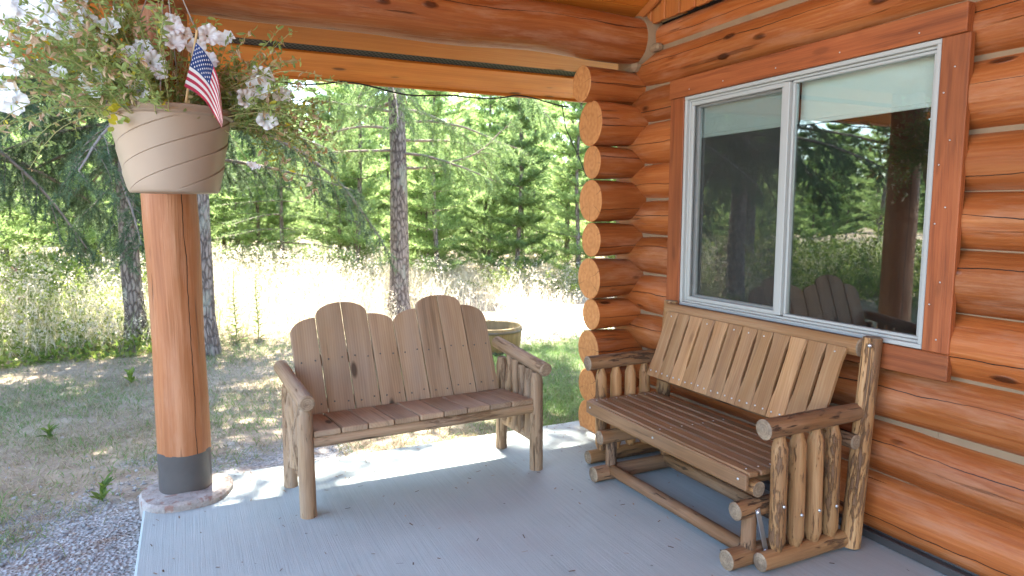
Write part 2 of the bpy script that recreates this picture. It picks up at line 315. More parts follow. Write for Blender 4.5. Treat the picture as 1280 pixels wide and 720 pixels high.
class MB:
    def __init__(s):
        s.v = []; s.f = []; s.g = []; s.p = []; s.m = []; s.sm = []
    def add(s, vs, fs, gs=None, pv=None, mi=0, smooth=False):
        o = len(s.v); s.v += [tuple(v) for v in vs]
        s.g += [tuple(g) for g in (gs if gs is not None else vs)]
        if pv is None: pv = random.random()
        s.p += [pv]*len(vs)
        for i, f in enumerate(fs):
            s.f.append(tuple(k+o for k in f)); s.m.append(mi[i] if isinstance(mi, list) else mi); s.sm.append(smooth)
    def tube(s, pts, rad, n=16, caps=(1, 1), mi=0, cmi=1, wob=0.0, ref=None, pv=None, cut=None, seed=None, facet=0.0, bevel=0.0, oval=1.0):
        """log / stick along pts (list of Vectors) with radii; caps 1 = flat end of material cmi"""
        pts = [Vector(p) for p in pts]; N = len(pts)
        rnd = random.Random(seed if seed is not None else random.random())
        off = rnd.random()*60
        if pv is None: pv = rnd.random()
        ph = [rnd.random()*6.28 for _ in range(6)]
        a = None; L = 0; vs = []; gs = []; rings = []
        for i, p in enumerate(pts):
            d = (pts[min(i+1, N-1)]-pts[max(i-1, 0)])
            if a is None: a, b, d = frame(d, ref)
            else:
                d = d.normalized(); a = (a-d*a.dot(d)).normalized(); b = d.cross(a)
            if i: L += (p-pts[i-1]).length
            r = rad[i] if isinstance(rad, (list, tuple)) else rad
            for k in range(n):
                th = 2*PI*k/n
                w = 1
                if facet: w += facet*(.64-abs(math.sin(th*4.5+ph[4]+.35*math.sin(L*1.3+ph[5])+.2*math.sin(L*4.1))))*(1+.5*math.sin(L*2.7+ph[0]))
                if wob:
                    w += wob*(math.sin(2*th+ph[0]+L*1.7)*.5+math.sin(3*th+ph[1]-L*3.1)*.35+math.sin(L*6.3+ph[2]+th)*.4+math.sin(L*13+ph[3]+2*th)*.22)
                x, y = math.cos(th)*r*w, math.sin(th)*r*w*oval
                vs.append(p+a*x+b*y); gs.append((x, y, L+off))
        fs = [];
        for i in range(N-1):
            for k in range(n):
                k2 = (k+1) % n
                fs.append((i*n+k, i*n+k2, (i+1)*n+k2, (i+1)*n+k))
        s.add(vs, fs, gs, pv, mi, True)
        for e in (0, 1):
            if caps[e]:
                base = 0 if e == 0 else (N-1)*n
                rv = vs[base:base+n]; c = sum(rv, Vector())/n
                dd = (pts[0]-pts[1]) if e == 0 else (pts[-1]-pts[-2]); dd.normalize()
                bl = (rv[0]-c).length
                ins = [v + (c-v)*min(.9, (bevel+.0025)/max(bl, .001)) + dd*(bevel*.6+.0012) for v in rv]
                gr = gs[base:base+n]; gi = [(g[0]*.94, g[1]*.94, g[2]) for g in gr]
                vv = list(rv)+ins+[sum(ins, Vector())/n]; gg = list(gr)+gi+[(0, 0, gr[0][2])]
                ff = []
                for k in range(n):
                    k2 = (k+1) % n
                    if e == 0: ff += [(k2, k, n+k, n+k2), (n+k2, n+k, 2*n)]
                    else: ff += [(k, k2, n+k2, n+k), (n+k, n+k2, 2*n)]
                s.add(vv, ff, gg, pv, cmi, False)
        return s
    def log(s, p0, p1, r0, r1=None, n=18, step=.12, wob=.03, taper0=0, taper1=0, tr=.5, bend=0.0, **kw):
        """straight log; taperX = length of a pencil-pointed end with end radius tr*r"""
        p0 = Vector(p0); p1 = Vector(p1); r1 = r0 if r1 is None else r1
        L = (p1-p0).length; N = max(3, int(L/step)+1)
        ts = set(i/N for i in range(N+1))
        if taper0: ts |= {taper0/L, taper0*.5/L}
        if taper1: ts |= {1-taper1/L, 1-taper1*.5/L}
        ts = sorted(ts); pts = []; rad = []
        a, b, d = frame(p1-p0)
        for t in ts:
            r = r0+(r1-r0)*t
            if taper0 and t*L < taper0: r *= tr+(1-tr)*(t*L/taper0)
            if taper1 and (1-t)*L < taper1: r *= tr+(1-tr)*((1-t)*L/taper1)
            pts.append(p0.lerp(p1, t)+a*bend*math.sin(PI*t)); rad.append(r)
        return s.tube(pts, rad, n, wob=wob, **kw)
    def box(s, c, sx, sy, sz, X=(1, 0, 0), Y=(0, 1, 0), Z=(0, 0, 1), mi=0, bev=.003, pv=None, long=2, segs=0, warp=0.0):
        """box centred at c, half-bevelled edges; 'long' axis index gets the grain z"""
        c = Vector(c); A = [Vector(X), Vector(Y), Vector(Z)]; h = [sx/2, sy/2, sz/2]
        bev = min(bev, min(h)*.6)
        off = random.random()*50; ox = random.uniform(-.3, .3); oy = random.uniform(-.05, .05)
        idx = {}; vs = []; gs = []
        oth = [k for k in range(3) if k != long]
        def vert(l):
            key = tuple(round(q, 6) for q in l)
            if key not in idx:
                idx[key] = len(vs); vs.append(c+A[0]*l[0]+A[1]*l[1]+A[2]*l[2]); gs.append((l[oth[0]]+ox, l[oth[1]]+oy, l[long]+off))
            return idx[key]
        fs = []
        for ax in range(3):
            u, v = (ax+1) % 3, (ax+2) % 3
            for sg in (-1, 1):
                q = []
                for (su, sv) in ((-1, -1), (1, -1), (1, 1), (-1, 1)):
                    l = [0, 0, 0]; l[ax] = sg*h[ax]; l[u] = su*(h[u]-bev); l[v] = sv*(h[v]-bev); q.append(vert(l))
                fs.append(tuple(q) if sg > 0 else tuple(q[::-1]))
        for ax in range(3):
            u, v = (ax+1) % 3, (ax+2) % 3
            for su in (-1, 1):
                for sv in (-1, 1):
                    q = []
                    for e, (du, dv) in ((-1, (0, 1)), (1, (0, 1)), (1, (1, 0)), (-1, (1, 0))):
                        l = [0, 0, 0]; l[ax] = e*(h[ax]-bev); l[u] = su*(h[u]-bev*du); l[v] = sv*(h[v]-bev*dv); q.append(vert(l))
                    fs.append(tuple(q) if su*sv > 0 else tuple(q[::-1]))
        for a in (-1, 1):
            for b in (-1, 1):
                for d in (-1, 1):
                    q = []
                    for ax in range(3):
                        l = [a*(h[0]-bev), b*(h[1]-bev), d*(h[2]-bev)]; l[ax] = (a, b, d)[ax]*h[ax]; q.append(vert(l))
                    fs.append(tuple(q) if a*b*d > 0 else tuple(q[::-1]))
        s.add(vs, fs, gs, pv, mi, False)
        return s
    def prism(s, outline, O, U, V, W, th, mi=0, pv=None, bev=.004, long='v'):
        """flat board: outline (u,v) extruded th along W, small chamfer both sides"""
        O, U, V, W = Vector(O), Vector(U), Vector(V), Vector(W)
        n = len(outline); cu = sum(p[0] for p in outline)/n; cv = sum(p[1] for p in outline)/n
        off = random.random()*50; ox = random.uniform(-.3, .3); oy = random.uniform(-.05, .05)
        vs = []; gs = []
        ins = []
        for i in range(n):
            p = Vector(outline[i]); a = Vector(outline[i-1]); b = Vector(outline[(i+1) % n])
            e1 = (p-a).normalized(); e2 = (b-p).normalized()
            nn = Vector((-(e1.y+e2.y), e1.x+e2.x)); nn = nn.normalized() if nn.length > 1e-6 else Vector((-e1.y, e1.x))
            ins.append(p+nn*bev)
        for lay, (pts, w) in enumerate(((ins, 0), (outline, bev), (outline, th-bev), (ins, th))):
            for (u, v) in pts:
                vs.append(O+U*u+V*v+W*w); gs.append((u+ox, w+oy, v+off) if long == 'v' else (v+ox, w+oy, u+off))
        fs = [tuple(range(n))[::-1], tuple(range(3*n, 4*n))]
        for l in range(3):
            for i in range(n):
                j = (i+1) % n
                fs.append((l*n+i, l*n+j, (l+1)*n+j, (l+1)*n+i))
        s.add(vs, fs, gs, pv, mi, False)
        return s
    def dome(s, c, d, r, mi=0, n=8):
        a, b, d = frame(d); c = Vector(c); vs = []; fs = []
        for j, (rr, hh) in enumerate(((1, 0), (.92, .35), (.6, .62))):
            for k in range(n):
                th = 2*PI*k/n; vs.append(c+(a*math.cos(th)+b*math.sin(th))*r*rr+d*r*hh)
        vs.append(c+d*r*.7)
        for j in range(2):
            for k in range(n): fs.append((j*n+k, j*n+(k+1) % n, (j+1)*n+(k+1) % n, (j+1)*n+k))
        for k in range(n): fs.append((2*n+k, 2*n+(k+1) % n, 3*n))
        s.add(vs, fs, None, None, mi, True)
        return s
    def build(s, name, mats, parent=None, local=True):
        v = np.array(s.v, dtype=np.float32); 
        return raw(name, v, s.f, mats, parent, np.array(s.g, np.float32), np.array(s.p, np.float32), s.m, s.sm)

def raw(name, v, faces, mats, parent=None, grain=None, pv=None, mi=None, sm=None):
    me = bpy.data.meshes.new(name)
    v = np.asarray(v, np.float32)
    if isinstance(faces, np.ndarray):
        k = faces.shape[1]; nf = len(faces); loops = faces.ravel().astype(np.int32)
        starts = np.arange(nf, dtype=np.int32)*k; tot = np.full(nf, k, np.int32)
    else:
        tot = np.array([len(f) for f in faces], np.int32); nf = len(faces)
        loops = np.array([i for f in faces for i in f], np.int32); starts = np.concatenate(([0], np.cumsum(tot)[:-1])).astype(np.int32)
    me.vertices.add(len(v)); me.vertices.foreach_set('co', v.ravel())
    me.loops.add(len(loops)); me.loops.foreach_set('vertex_index', loops)
    me.polygons.add(nf); me.polygons.foreach_set('loop_start', starts); me.polygons.foreach_set('loop_total', tot)
    if mi is not None: me.polygons.foreach_set('material_index', np.array(mi, np.int32))
    me.polygons.foreach_set('use_smooth', np.array(sm, bool) if sm is not None else np.zeros(nf, bool))
    if grain is None: grain = v
    a = me.attributes.new('grain', 'FLOAT_VECTOR', 'POINT'); a.data.foreach_set('vector', np.asarray(grain, np.float32).ravel())
    if pv is None: pv = np.zeros(len(v))
    a = me.attributes.new('pv', 'FLOAT', 'POINT'); a.data.foreach_set('value', np.asarray(pv, np.float32).ravel())
    for m in (mats if isinstance(mats, (list, tuple)) else [mats]): me.materials.append(M[m] if isinstance(m, str) else m)
    me.update(calc_edges=True)
    o = bpy.data.objects.new(name, me); COL.objects.link(o)
    if parent: o.parent = parent
    return o
def tag(o, label=None, cat=None, group=None, kind=None):
    if label: o['label'] = label
    if cat: o['category'] = cat
    if group: o['group'] = group
    if kind: o['kind'] = kind
    return o
def thing(name, label, cat, loc=(0, 0, 0), rz=0, group=None):
    o = bpy.data.objects.new(name, None); COL.objects.link(o); o.empty_display_size = .2
    o.location = loc; o.rotation_euler = (0, 0, rz)
    return tag(o, label, cat, group)
def holder(name, parent):
    o = bpy.data.objects.new(name, None); COL.objects.link(o); o.parent = parent; o.empty_display_size = .1
    return o
def crackpv(direction, axis, ref=None):
    a, b, d = frame(axis, ref); v = Vector(direction)
    return (math.atan2(v.dot(b), v.dot(a))/(2*PI)+.5) % 1

# ------------------------------------------------------------------ camera, light, world
cam = bpy.data.cameras.new('camera'); co = bpy.data.objects.new('camera', cam); COL.objects.link(co); S.camera = co
cam.sensor_width = 36; cam.lens = 36*853/1280; cam.clip_end = 2000; cam.clip_start = .05
co.location = (0, 0, 1.6); co.rotation_euler = (R(90-6.35), 0, R(-25.5))
cam.dof.use_dof = True; cam.dof.focus_distance = 3.6; cam.dof.aperture_fstop = 2.8
SUN_EL = R(63); saz = Vector((.06, 1, 0)).normalized()
sd = Vector((saz.x*math.cos(SUN_EL), saz.y*math.cos(SUN_EL), math.sin(SUN_EL)))
sl = bpy.data.lights.new('sun', 'SUN'); so = bpy.data.objects.new('sun', sl); COL.objects.link(so)
sl.energy = 4.5; sl.angle = R(.5); sl.color = (1, .95, .86); so.location = (0, 20, 30)
so.rotation_euler = (-sd).to_track_quat('-Z', 'Y').to_euler()
W = bpy.data.worlds.new('World'); S.world = W; W.use_nodes = True; wt = W.node_tree
sky = wt.nodes.new('ShaderNodeTexSky'); sky.sky_type = 'NISHITA'; sky.sun_disc = False
sky.sun_elevation = SUN_EL; sky.sun_rotation = math.atan2(saz.x, saz.y)
bg = wt.nodes['Background']; bg.inputs[1].default_value = .15; wt.links.new(sky.outputs[0], bg.inputs[0])
S.view_settings.view_transform = 'Standard'; S.view_settings.look = 'None'; S.view_settings.gamma = 1; S.view_settings.exposure = 3.3
S.render.engine = 'CYCLES'; S.cycles.use_denoising = True; S.cycles.max_bounces = 10; S.cycles.diffuse_bounces = 8
S.cycles.transparent_max_bounces = 16; S.cycles.sample_clamp_indirect = 20; S.cycles.caustics_reflective = False; S.cycles.caustics_refractive = False

# ------------------------------------------------------------------ setting: ground, slab, footing
def gz(x, y):
    x = np.asarray(x, float); y = np.asarray(y, float)
    z = -.075+.02*np.sin(x*.9+1.3)*np.sin(y*.7)+.012*np.sin(x*2.3+y*1.9)
    z = z+np.clip((np.hypot(x, y)-12)/60, 0, 1)*.25*np.sin(x*.13)*np.sin(y*.11+1)
    return z
def ground():
    ax = np.concatenate((-np.geomspace(400, 14, 14), np.linspace(-13, 14, 110), np.geomspace(15, 400, 14)))
    ay = np.concatenate((-np.geomspace(400, 9, 12), np.linspace(-8, 20, 112), np.geomspace(21, 400, 14)))
    X, Y = np.meshgrid(ax, ay); Z = gz(X, Y)
    v = np.stack((X, Y, Z), -1).reshape(-1, 3); nx, ny = len(ax), len(ay)
    i = np.arange(nx-1)[None, :]+np.arange(ny-1)[:, None]*nx
    f = np.stack((i, i+1, i+1+nx, i+nx), -1).reshape(-1, 4)
    tag(raw('ground', v, f, 'ground', sm=np.ones(len(f), bool)), 'dry ground of dirt, litter and gravel around the porch', None, kind='structure')
ground()
b = MB(); b.box((1.4, -.8, -.07), 3.36, 10.42, .14, bev=.012, long=1)
tag(b.build('porch_slab', ['concrete']), 'grey broom finished concrete porch slab', None, kind='structure')
b = MB()
pts = []
ring = []
nn = 40
vs = []
for j, (rr, z) in enumerate(((.235, -.10), (.235, .028), (.222, .042), (0.10, .05))):
    for k in range(nn):
        th = 2*PI*k/nn; w = 1+.045*math.sin(2*th+.7)+.025*math.sin(5*th)
        vs.append((-.062+rr*w*math.cos(th)*1.0, 4.165+rr*w*1.02*math.sin(th), z+.006*math.sin(3*th)*(j > 0)))
fs = [(j*nn+k, j*nn+(k+1) % nn, (j+1)*nn+(k+1) % nn, (j+1)*nn+k) for j in range(3) for k in range(nn)]
b.add(vs, fs, None, .5, 0, False)
tag(b.build('post_footing', ['footing']), 'rough round concrete footing under the porch post', None, kind='structure')

# ------------------------------------------------------------------ log cabin
cabin = thing('log_cabin', 'orange stained log cabin with covered porch and a sliding window', 'cabin', (3.0, 1.0, 0))
CO = Vector((3.0, 1.0, 0))
class CB(MB):      # geometry given in world coordinates, stored relative to the cabin's base
    def build(s, name, mats, parent):
        s.v = [tuple(Vector(v)-CO) for v in s.v]
        return MB.build(s, name, mats, parent)
XC = 3.075
# side wall (the one with the window)
side = CB()
side.box((3.06, 2.5+1.45+.12, 1.42), .10, .75, 2.85, bev=.0, long=1)                   # chinking slab left of the window
side.box((3.06, (1.86-6)/2, 1.42), .10, 7.86, 2.85, bev=.0, long=1)                   # right of it
side.box((3.06, 2.78, .44), .10, 1.838, .90, bev=.0, long=1)
side.box((3.06, 2.78, 2.61), .10, 1.838, .48, bev=.0, long=1)
side = side.build('side_wall', ['chink'], cabin)
rows = [(.035, .335), (.335, .60), (.60, .872), (.872, 1.155), (1.155, 1.432), (1.432, 1.685), (1.685, 1.938), (1.938, 2.228), (2.228, 2.475), (2.475, 2.715), (2.715, 2.885)]
random.seed(21)
for i, (z0, z1) in enumerate(rows):
    zc = (z0+z1)/2; r = (z1-z0)/2*1.07
    segs = [(4.32, -6.0)]
    if 3 <= i <= 7: segs = [(4.32, 3.64), (1.85, -6.0)]
    if i == 8: segs = [(4.32, 3.64), (1.85, -6.0)]
    for (ya, yb) in segs:
        lb = CB()
        L = ya-yb; N = int(L/.14)+2
        cdir = (-1, 0, random.uniform(-.5, .75))
        if i == 9: cdir = (-1, 0, .28)
        rr = random.Random(100+i)
        ph = rr.random()*6
        P = []; Q = []
        for k in range(N+1):
            y = ya-L*k/N
            taper = 1.0
            if y > 3.95: taper = 1-.10*min(1, (y-3.95)/.25)
            dr = 0
            P.append((XC-(.004*math.sin(y*2.1+ph)), y, zc+.010*math.sin(y*.9+ph)*(1 if y < 1.9 else .4))); Q.append(r*taper*(1+.012*math.sin(y*1.3+ph*2)))
        lb.tube(P, Q, 36, wob=.016, ref=(-1, 0, 0), pv=crackpv(cdir, (0, -1, 0), (-1, 0, 0)), seed=200+i, facet=.012)
        lb.build('wall_log', ['log', 'logend'], side)
# chinking beads that follow the log seams
# end wall: its logs run along X and their sawn ends stick out past the corner
endw = CB(); endw.box((5.6, 4.2, 1.4), 5.0, .09, 2.8, bev=0, long=0); endw = endw.build('end_wall', ['chink'], cabin)
ends = [(2.545, 2.488, .122), (2.62, 2.222, .157), (2.632, 1.951, .117), (2.622, 1.68, .150), (2.632, 1.402, .122), (2.622, 1.122, .146), (2.645, .857, .114), (2.625, .60, .140), (2.617, .335, .125), (2.622, .085, .135)]
for i, (x0, zc, r) in enumerate(ends):
    lb = CB(); rr = random.Random(300+i)
    cdir = (0, -1, rr.uniform(-.5, .35))
    P = []; Q = []
    for k in range(40):
        x = x0+(8.0-x0)*(k/39)**1.8
        P.append((x, 4.2+.006*math.sin(x*3+i), zc)); Q.append(r*(1 if x < 2.76 else 1-.10*min(1, (x-2.76)/.2)))
    lb.tube(P, Q, 40, wob=.022, ref=(0, -1, 0), pv=crackpv(cdir, (1, 0, 0), (0, -1, 0)), seed=400+i, bevel=.006)
    lb.build('wall_log', ['log', 'logend'], endw)
# chinking collar where the beam meets the corner
bm_ = CB()
P = [(-.42+.2*k*.84, 4.13, 2.805+.008*math.sin(k*.9)) for k in range(21)]
bm_.tube(P, [.158+.006*math.sin(k*.8) for k in range(21)], 40, wob=.02, ref=(0, -1, 0), pv=crackpv((0, -1, .35), (1, 0, 0), (0, -1, 0)), seed=77, bevel=.006, facet=.014)
bm_.build('porch_beam', ['log', 'logend'], cabin)
ck = CB()
ck.tube([(2.93, 4.13, 2.805), (2.945, 4.13, 2.805), (3.05, 4.13, 2.80)], [.160, .168, .18], 40, wob=.04, mi=0, cmi=0)
ck.box((2.98, 4.17, 2.64), .16, .16, .10, bev=.03)
ck.box((2.985, 3.99, 2.725), .06, .18, .05, bev=.02)
ck.build('chinking_collar', ['chink'], cabin)
# porch post
pb = CB()
P = []; Q = []
for k in range(34):
    z = .26+(2.70-.26)*k/33
    P.append((-.068+.006*math.sin(z*2.2), 4.2, z)); Q.append(.1375-.006*(z/2.6)+.003*math.sin(z*5))
pb.tube(P, Q, 44, wob=.022, ref=(0, -1, 0), pv=crackpv((.53, -1, 0), (0, 0, 1), (0, -1, 0)), seed=9, facet=.022)
post = pb.build('porch_post', ['post', 'logend'], cabin)
tag(post, 'round orange log porch post with a dark grey painted foot')
pb = CB()
P = [(-.066, 4.2, .03+k*.0236) for k in range(11)]
pb.tube(P, [.1385+.0008*math.sin(k) for k in range(11)], 44, wob=.008, ref=(0, -1, 0), pv=.5, cmi=0, bevel=.004)
pb.build('painted_foot', ['sleeve'], post)
# roof: sloped ceiling boards, soffit boards, vent strip, fascia, shingle deck
SL = .4; k1 = 1/math.sqrt(1+SL*SL); SY = Vector((0, k1, -SL*k1)); SN = Vector((0, SL*k1, k1))
def roofz(y): return 2.95-SL*(y-4.2)
rf = CB(); rf2 = CB()
yr = -.4; zr = roofz(yr)
x0r, x1r = -1.6, 8.6
ys = 5.19; zs = roofz(ys)
Ls = math.hypot(ys-yr, zs-zr)
cN = Vector((0, (ys+yr)/2, (zs+zr)/2))+SN*.085
rf.box(cN+Vector(((x0r+x1r)/2, 0, 0)), x1r-x0r, Ls+.02, .09, Y=SY, Z=SN, bev=0, long=0)
SYb = Vector((0, -k1, -SL*k1)); SNb = Vector((0, -SL*k1, k1))
yb = 2*yr-ys
cB = Vector(((x0r+x1r)/2, (yb+yr)/2, (zs+zr)/2))+SNb*.085
rf.box(cB, x1r-x0r, Ls+.02, .09, X=(-1, 0, 0), Y=SYb, Z=SNb, bev=0, long=0)
roof = rf.build('roof', ['roofing'], cabin)
random.seed(5)
cl = CB()
y = 4.06
while y > yr:
    w = .128
    yc = y-w*k1/2
    cl.box((.675, yc, roofz(yc)+.0165), 4.55, w-.003, .02, Y=SY, Z=SN, bev=.004, long=0)
    y -= w*k1
y = yr-.01
while y > yb:
    w = .128; yc = y-w*k1/2
    cl.box((.675, yc, roofz(2*yr-yc)+.0165), 4.55, w-.003, .02, X=(-1, 0, 0), Y=SYb, Z=SNb, bev=.004, long=0)
    y -= w*k1
cl.build('ceiling', ['soffit'], roof)
so_ = CB()
for (ya, yb_) in ((4.06, 4.42), (4.425, 4.825), (4.910, 5.185)):
    yc = (ya+yb_)/2
    so_.box((3.5, yc, roofz(yc)+.0165), x1r-x0r, (yb_-ya)/k1, .022, Y=SY, Z=SN, bev=.003, long=0)
so_.build('soffit', ['soffit'], roof)
vt = CB(); yc = 4.868
vt.box((3.5, yc, roofz(yc)+.03), x1r-x0r, .11, .012, Y=SY, Z=SN, bev=0, long=0)
vt.build('vent_strip', ['vent'], roof)
fa = CB(); fa.box((3.5, 5.205, 2.64), x1r-x0r, .03, .19, bev=.004, long=0); fa.build('fascia', ['soffit'], roof)
# gable infill boards on top of the side wall
ga = CB(); random.seed(8)
y = 4.14
i = 0
while y > -4.8:
    w = .105 if i % 2 == 0 else .045
    zt = roofz(y-w/2) if y > yr else roofz(2*yr-(y-w/2))
    ga.box((2.985-(.012 if i % 2 else 0), y-w/2, (2.886+zt)/2), .024, w-.002, zt-2.886-.005, bev=.003, long=2)
    y -= w; i += 1
gable = ga.build('gable_boards', ['gable'], cabin)
gt = CB()
yc = 2.0; 
gt.box((2.945, (4.16+yr)/2, (roofz(4.16)+roofz(yr))/2-.035), .022, math.hypot(4.16-yr, roofz(yr)-roofz(4.16)), .06, Y=SY, Z=SN, bev=.003, long=1)
gt.build('gable_trim', ['gable'], cabin)
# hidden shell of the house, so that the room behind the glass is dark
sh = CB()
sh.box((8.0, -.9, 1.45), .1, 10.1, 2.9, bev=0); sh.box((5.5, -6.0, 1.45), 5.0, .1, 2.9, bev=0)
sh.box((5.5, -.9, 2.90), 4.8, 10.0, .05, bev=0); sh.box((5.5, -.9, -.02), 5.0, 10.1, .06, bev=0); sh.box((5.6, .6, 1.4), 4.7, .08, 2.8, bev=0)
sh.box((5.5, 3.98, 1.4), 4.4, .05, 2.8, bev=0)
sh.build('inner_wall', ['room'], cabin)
gv = CB()
for gy in (-6.0, 4.2): pass
# flashing at the foot of the wall
fl = CB(); fl.box((2.985, -.8, .022), .05, 10.2, .040, bev=.004, long=1); fl.box((3.02, -.8, .045), .04, 10.2, .07, bev=.004, long=1)
fl.build('base_flashing', ['flash'], cabin)

# ---- window
win = holder('window', cabin)
tr = CB(); random.seed(31)
def board(bld, ya, yb, za, zb, x=2.915, th=.036, long=2, **kw):
    bld.box((x+th/2, (ya+yb)/2, (za+zb)/2), th, abs(yb-ya), abs(zb-za), long=long, bev=.004, **kw)
t1 = CB(); board(t1, 3.70, 1.80, 2.332, 2.452, x=2.908, th=.05, long=1); t1.build('head_trim', ['trim'], win)
t1 = CB(); board(t1, 3.692, 3.560, .992, 2.3305); t1.build('side_trim', ['trim'], win)
t1 = CB(); board(t1, 1.905, 1.785, .992, 2.3305); t1.build('side_trim', ['trim'], win)
t1 = CB(); board(t1, 3.692, 1.785, .872, .9905, long=1); t1.build('bottom_trim', ['trim'], win)
for (xx, yy, zz) in [(2.9135, 1.84, z_) for z_ in (1.05, 1.3, 1.62, 1.9, 2.2)]+[(2.9135, 1.88, z_) for z_ in (1.2, 1.55, 1.8, 2.1)]+[(2.9065, y_, 2.37) for y_ in (2.0, 2.4, 2.8, 3.2, 3.5)]:
    sc = CB(); sc.dome((xx, yy, zz), (-1, 0, 0), .004); sc.build('trim_nail', ['steel'], win)
def rect_frame(bld, ya, yb, za, zb, w, x, th, mi=0, bev=.003):
    board2 = lambda a, b_, c, d, L: bld.box((x+th/2, (a+b_)/2, (c+d)/2), th, abs(b_-a), abs(d-c), long=L, bev=bev, mi=mi)
    board2(ya, yb, za, za+w, 1); board2(ya, yb, zb-w, zb, 1)
    board2(ya, ya-w, za+w, zb-w, 2); board2(yb+w, yb, za+w, zb-w, 2)
fr = CB()
rect_frame(fr, 3.558, 1.907, .994, 2.330, .021, 2.921, .10)
rect_frame(fr, 3.537, 1.928, 1.015, 2.309, .013, 2.942, .06)
fr.box((2.965, 2.742, 1.662), .07, .042, 1.256, bev=.003)
fr.build('window_frame', ['vinyl'], win)
sa = CB()   # sliding sash and screen frame on the far half
rect_frame(sa, 3.523, 2.764, 1.029, 2.295, .024, 2.946, .020)
sa.build('screen_frame', ['vinyl'], win)
sa = CB(); rect_frame(sa, 3.523, 2.764, 1.029, 2.295, .036, 2.985, .025); sa.build('window_sash', ['vinyl'], win)
sa = CB(); rect_frame(sa, 2.720, 1.942, 1.029, 2.295, .015, 2.952, .03); sa.build('window_sash', ['vinyl'], win)
g = CB(); board(g, 2.704, 1.958, 1.045, 2.279, x=2.968, th=.004); g.build('window_pane', ['glass'], win)
g = CB(); board(g, 3.486, 2.801, 1.066, 2.258, x=2.996, th=.004); g.build('window_pane', ['glass'], win)
g = CB(); board(g, 3.498, 2.789, 1.054, 2.270, x=2.955, th=.001); g.build('insect_screen', ['screen'], win)
g = CB(); board(g, 2.735, 1.94, 2.085, 2.32, x=3.035, th=.003); g.box((3.036, 2.34, 2.078), .014, .79, .022, bev=.004, long=1); g.build('roller_shade', ['shade'], win)
g = CB(); board(g, 3.53, 2.75, 2.092, 2.32, x=3.035, th=.003); g.box((3.036, 3.14, 2.085), .014, .77, .022, bev=.004, long=1); g.build('roller_shade', ['shade'], win)
# window reveal between the logs
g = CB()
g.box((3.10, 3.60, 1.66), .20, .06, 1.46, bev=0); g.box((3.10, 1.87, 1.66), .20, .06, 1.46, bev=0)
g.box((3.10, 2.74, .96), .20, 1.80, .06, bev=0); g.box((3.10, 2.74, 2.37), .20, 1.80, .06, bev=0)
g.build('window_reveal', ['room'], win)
# cable hanging along the soffit
cb = MB()
P = []
for i in range(60):
    x = -.9+i*(3.9/59)
    sag = .05*abs(math.sin((x+.35)*2.2))+.012*math.sin(x*9)
    P.append((x, 5.16, 2.545-sag))
cb.tube(P, .006, 6, caps=(0, 0))
P = [(2.93, 5.16, 2.5), (2.96, 5.14, 2.3), (3.06, 5.10, 2.08), (3.12, 5.06, 1.9)]
cb.tube(P, .005, 6, caps=(0, 0))
tag(cb.build('light_cable', ['cable']), 'thin black cable drooping below the edge of the soffit', 'cable')

# ------------------------------------------------------------------ log bench (facing the camera)
random.seed(41)
bench = thing('log_bench', 'weathered log bench with a scalloped board back at the slab edge', 'bench', (.516, 3.585, 0), R(3.16))
for (x, y, h, r) in ((0, 0, .60, .043), (1.40, 0, .615, .041), (.0, .462, .625, .040), (1.393, .452, .63, .040)):
    MB().log((x, y, 0), (x+random.uniform(-.006, .006), y+random.uniform(-.004, .004), h), r, r*.95, wob=.05, step=.06, bevel=.004, taper1=.05, tr=.75, pv=random.random()).build('leg', ['bench_log', 'bench_end'], bench)
for x0, x1, z0 in ((-.004, -.018, .632), (1.424, 1.415, .648)):
    MB().log((x0, -.07, z0-.004), (x1, .56, z0+.064), .043, .040, wob=.03, step=.07, bevel=.006).build('armrest', ['bench_log', 'bench_end'], bench)
for x in (-.004, 1.398):
    MB().log((x, .03, .195), (x, .43, .20), .030, .030, wob=.03, bevel=.004, oval=.7).build('stretcher', ['bench_log', 'bench_end'], bench)
    for k, y in enumerate((.085, .17, .255, .34)):
        sp = MB(); N = 9
        P = [(x+.007*math.sin(j*.9+k*2), y+.007*math.sin(j*1.1+k), .19+(.62+.03*k/3+(.012 if x > 1 else 0)-.19)*j/N) for j in range(N+1)]
        sp.tube(P, [.029*(1+.10*math.sin(j*1.7+k*1.3)) for j in range(N+1)], 14, wob=.09, caps=(1, 0))
        sp.build('spindle', ['bench_log', 'bench_end'], bench)
MB().log((.035, .005, .398), (1.365, .005, .396), .034, .032, wob=.05, step=.05, ref=(0, -1, 0)).build('front_rail', ['bench_log', 'bench_end'], bench)
MB().log((.035, .40, .355), (1.365, .40, .355), .032, .030, wob=.05, step=.07).build('back_rail', ['bench_log', 'bench_end'], bench)
seat = MB()
for x in (.10, 1.30): seat.box((x, .20, .392), .05, .40, .04, long=1)
seat.box((.70, .20, .391), 1.2, .05, .036, long=0)
seat = seat.build('seat', ['bench_board'], bench)
SLP = Vector((0, 1, -.07)).normalized(); SLN = Vector((0, .07, 1)).normalized()
nb = 9; wb = 1.33/nb
for k in range(nb):
    x = .035+wb*(k+.5)
    MB().box((x, .185, .437-.006+random.uniform(-.002, .002)), wb-.006, .42, .032, Y=SLP, Z=SLN, long=1, bev=.005).build('seat_board', ['bench_board'], seat)
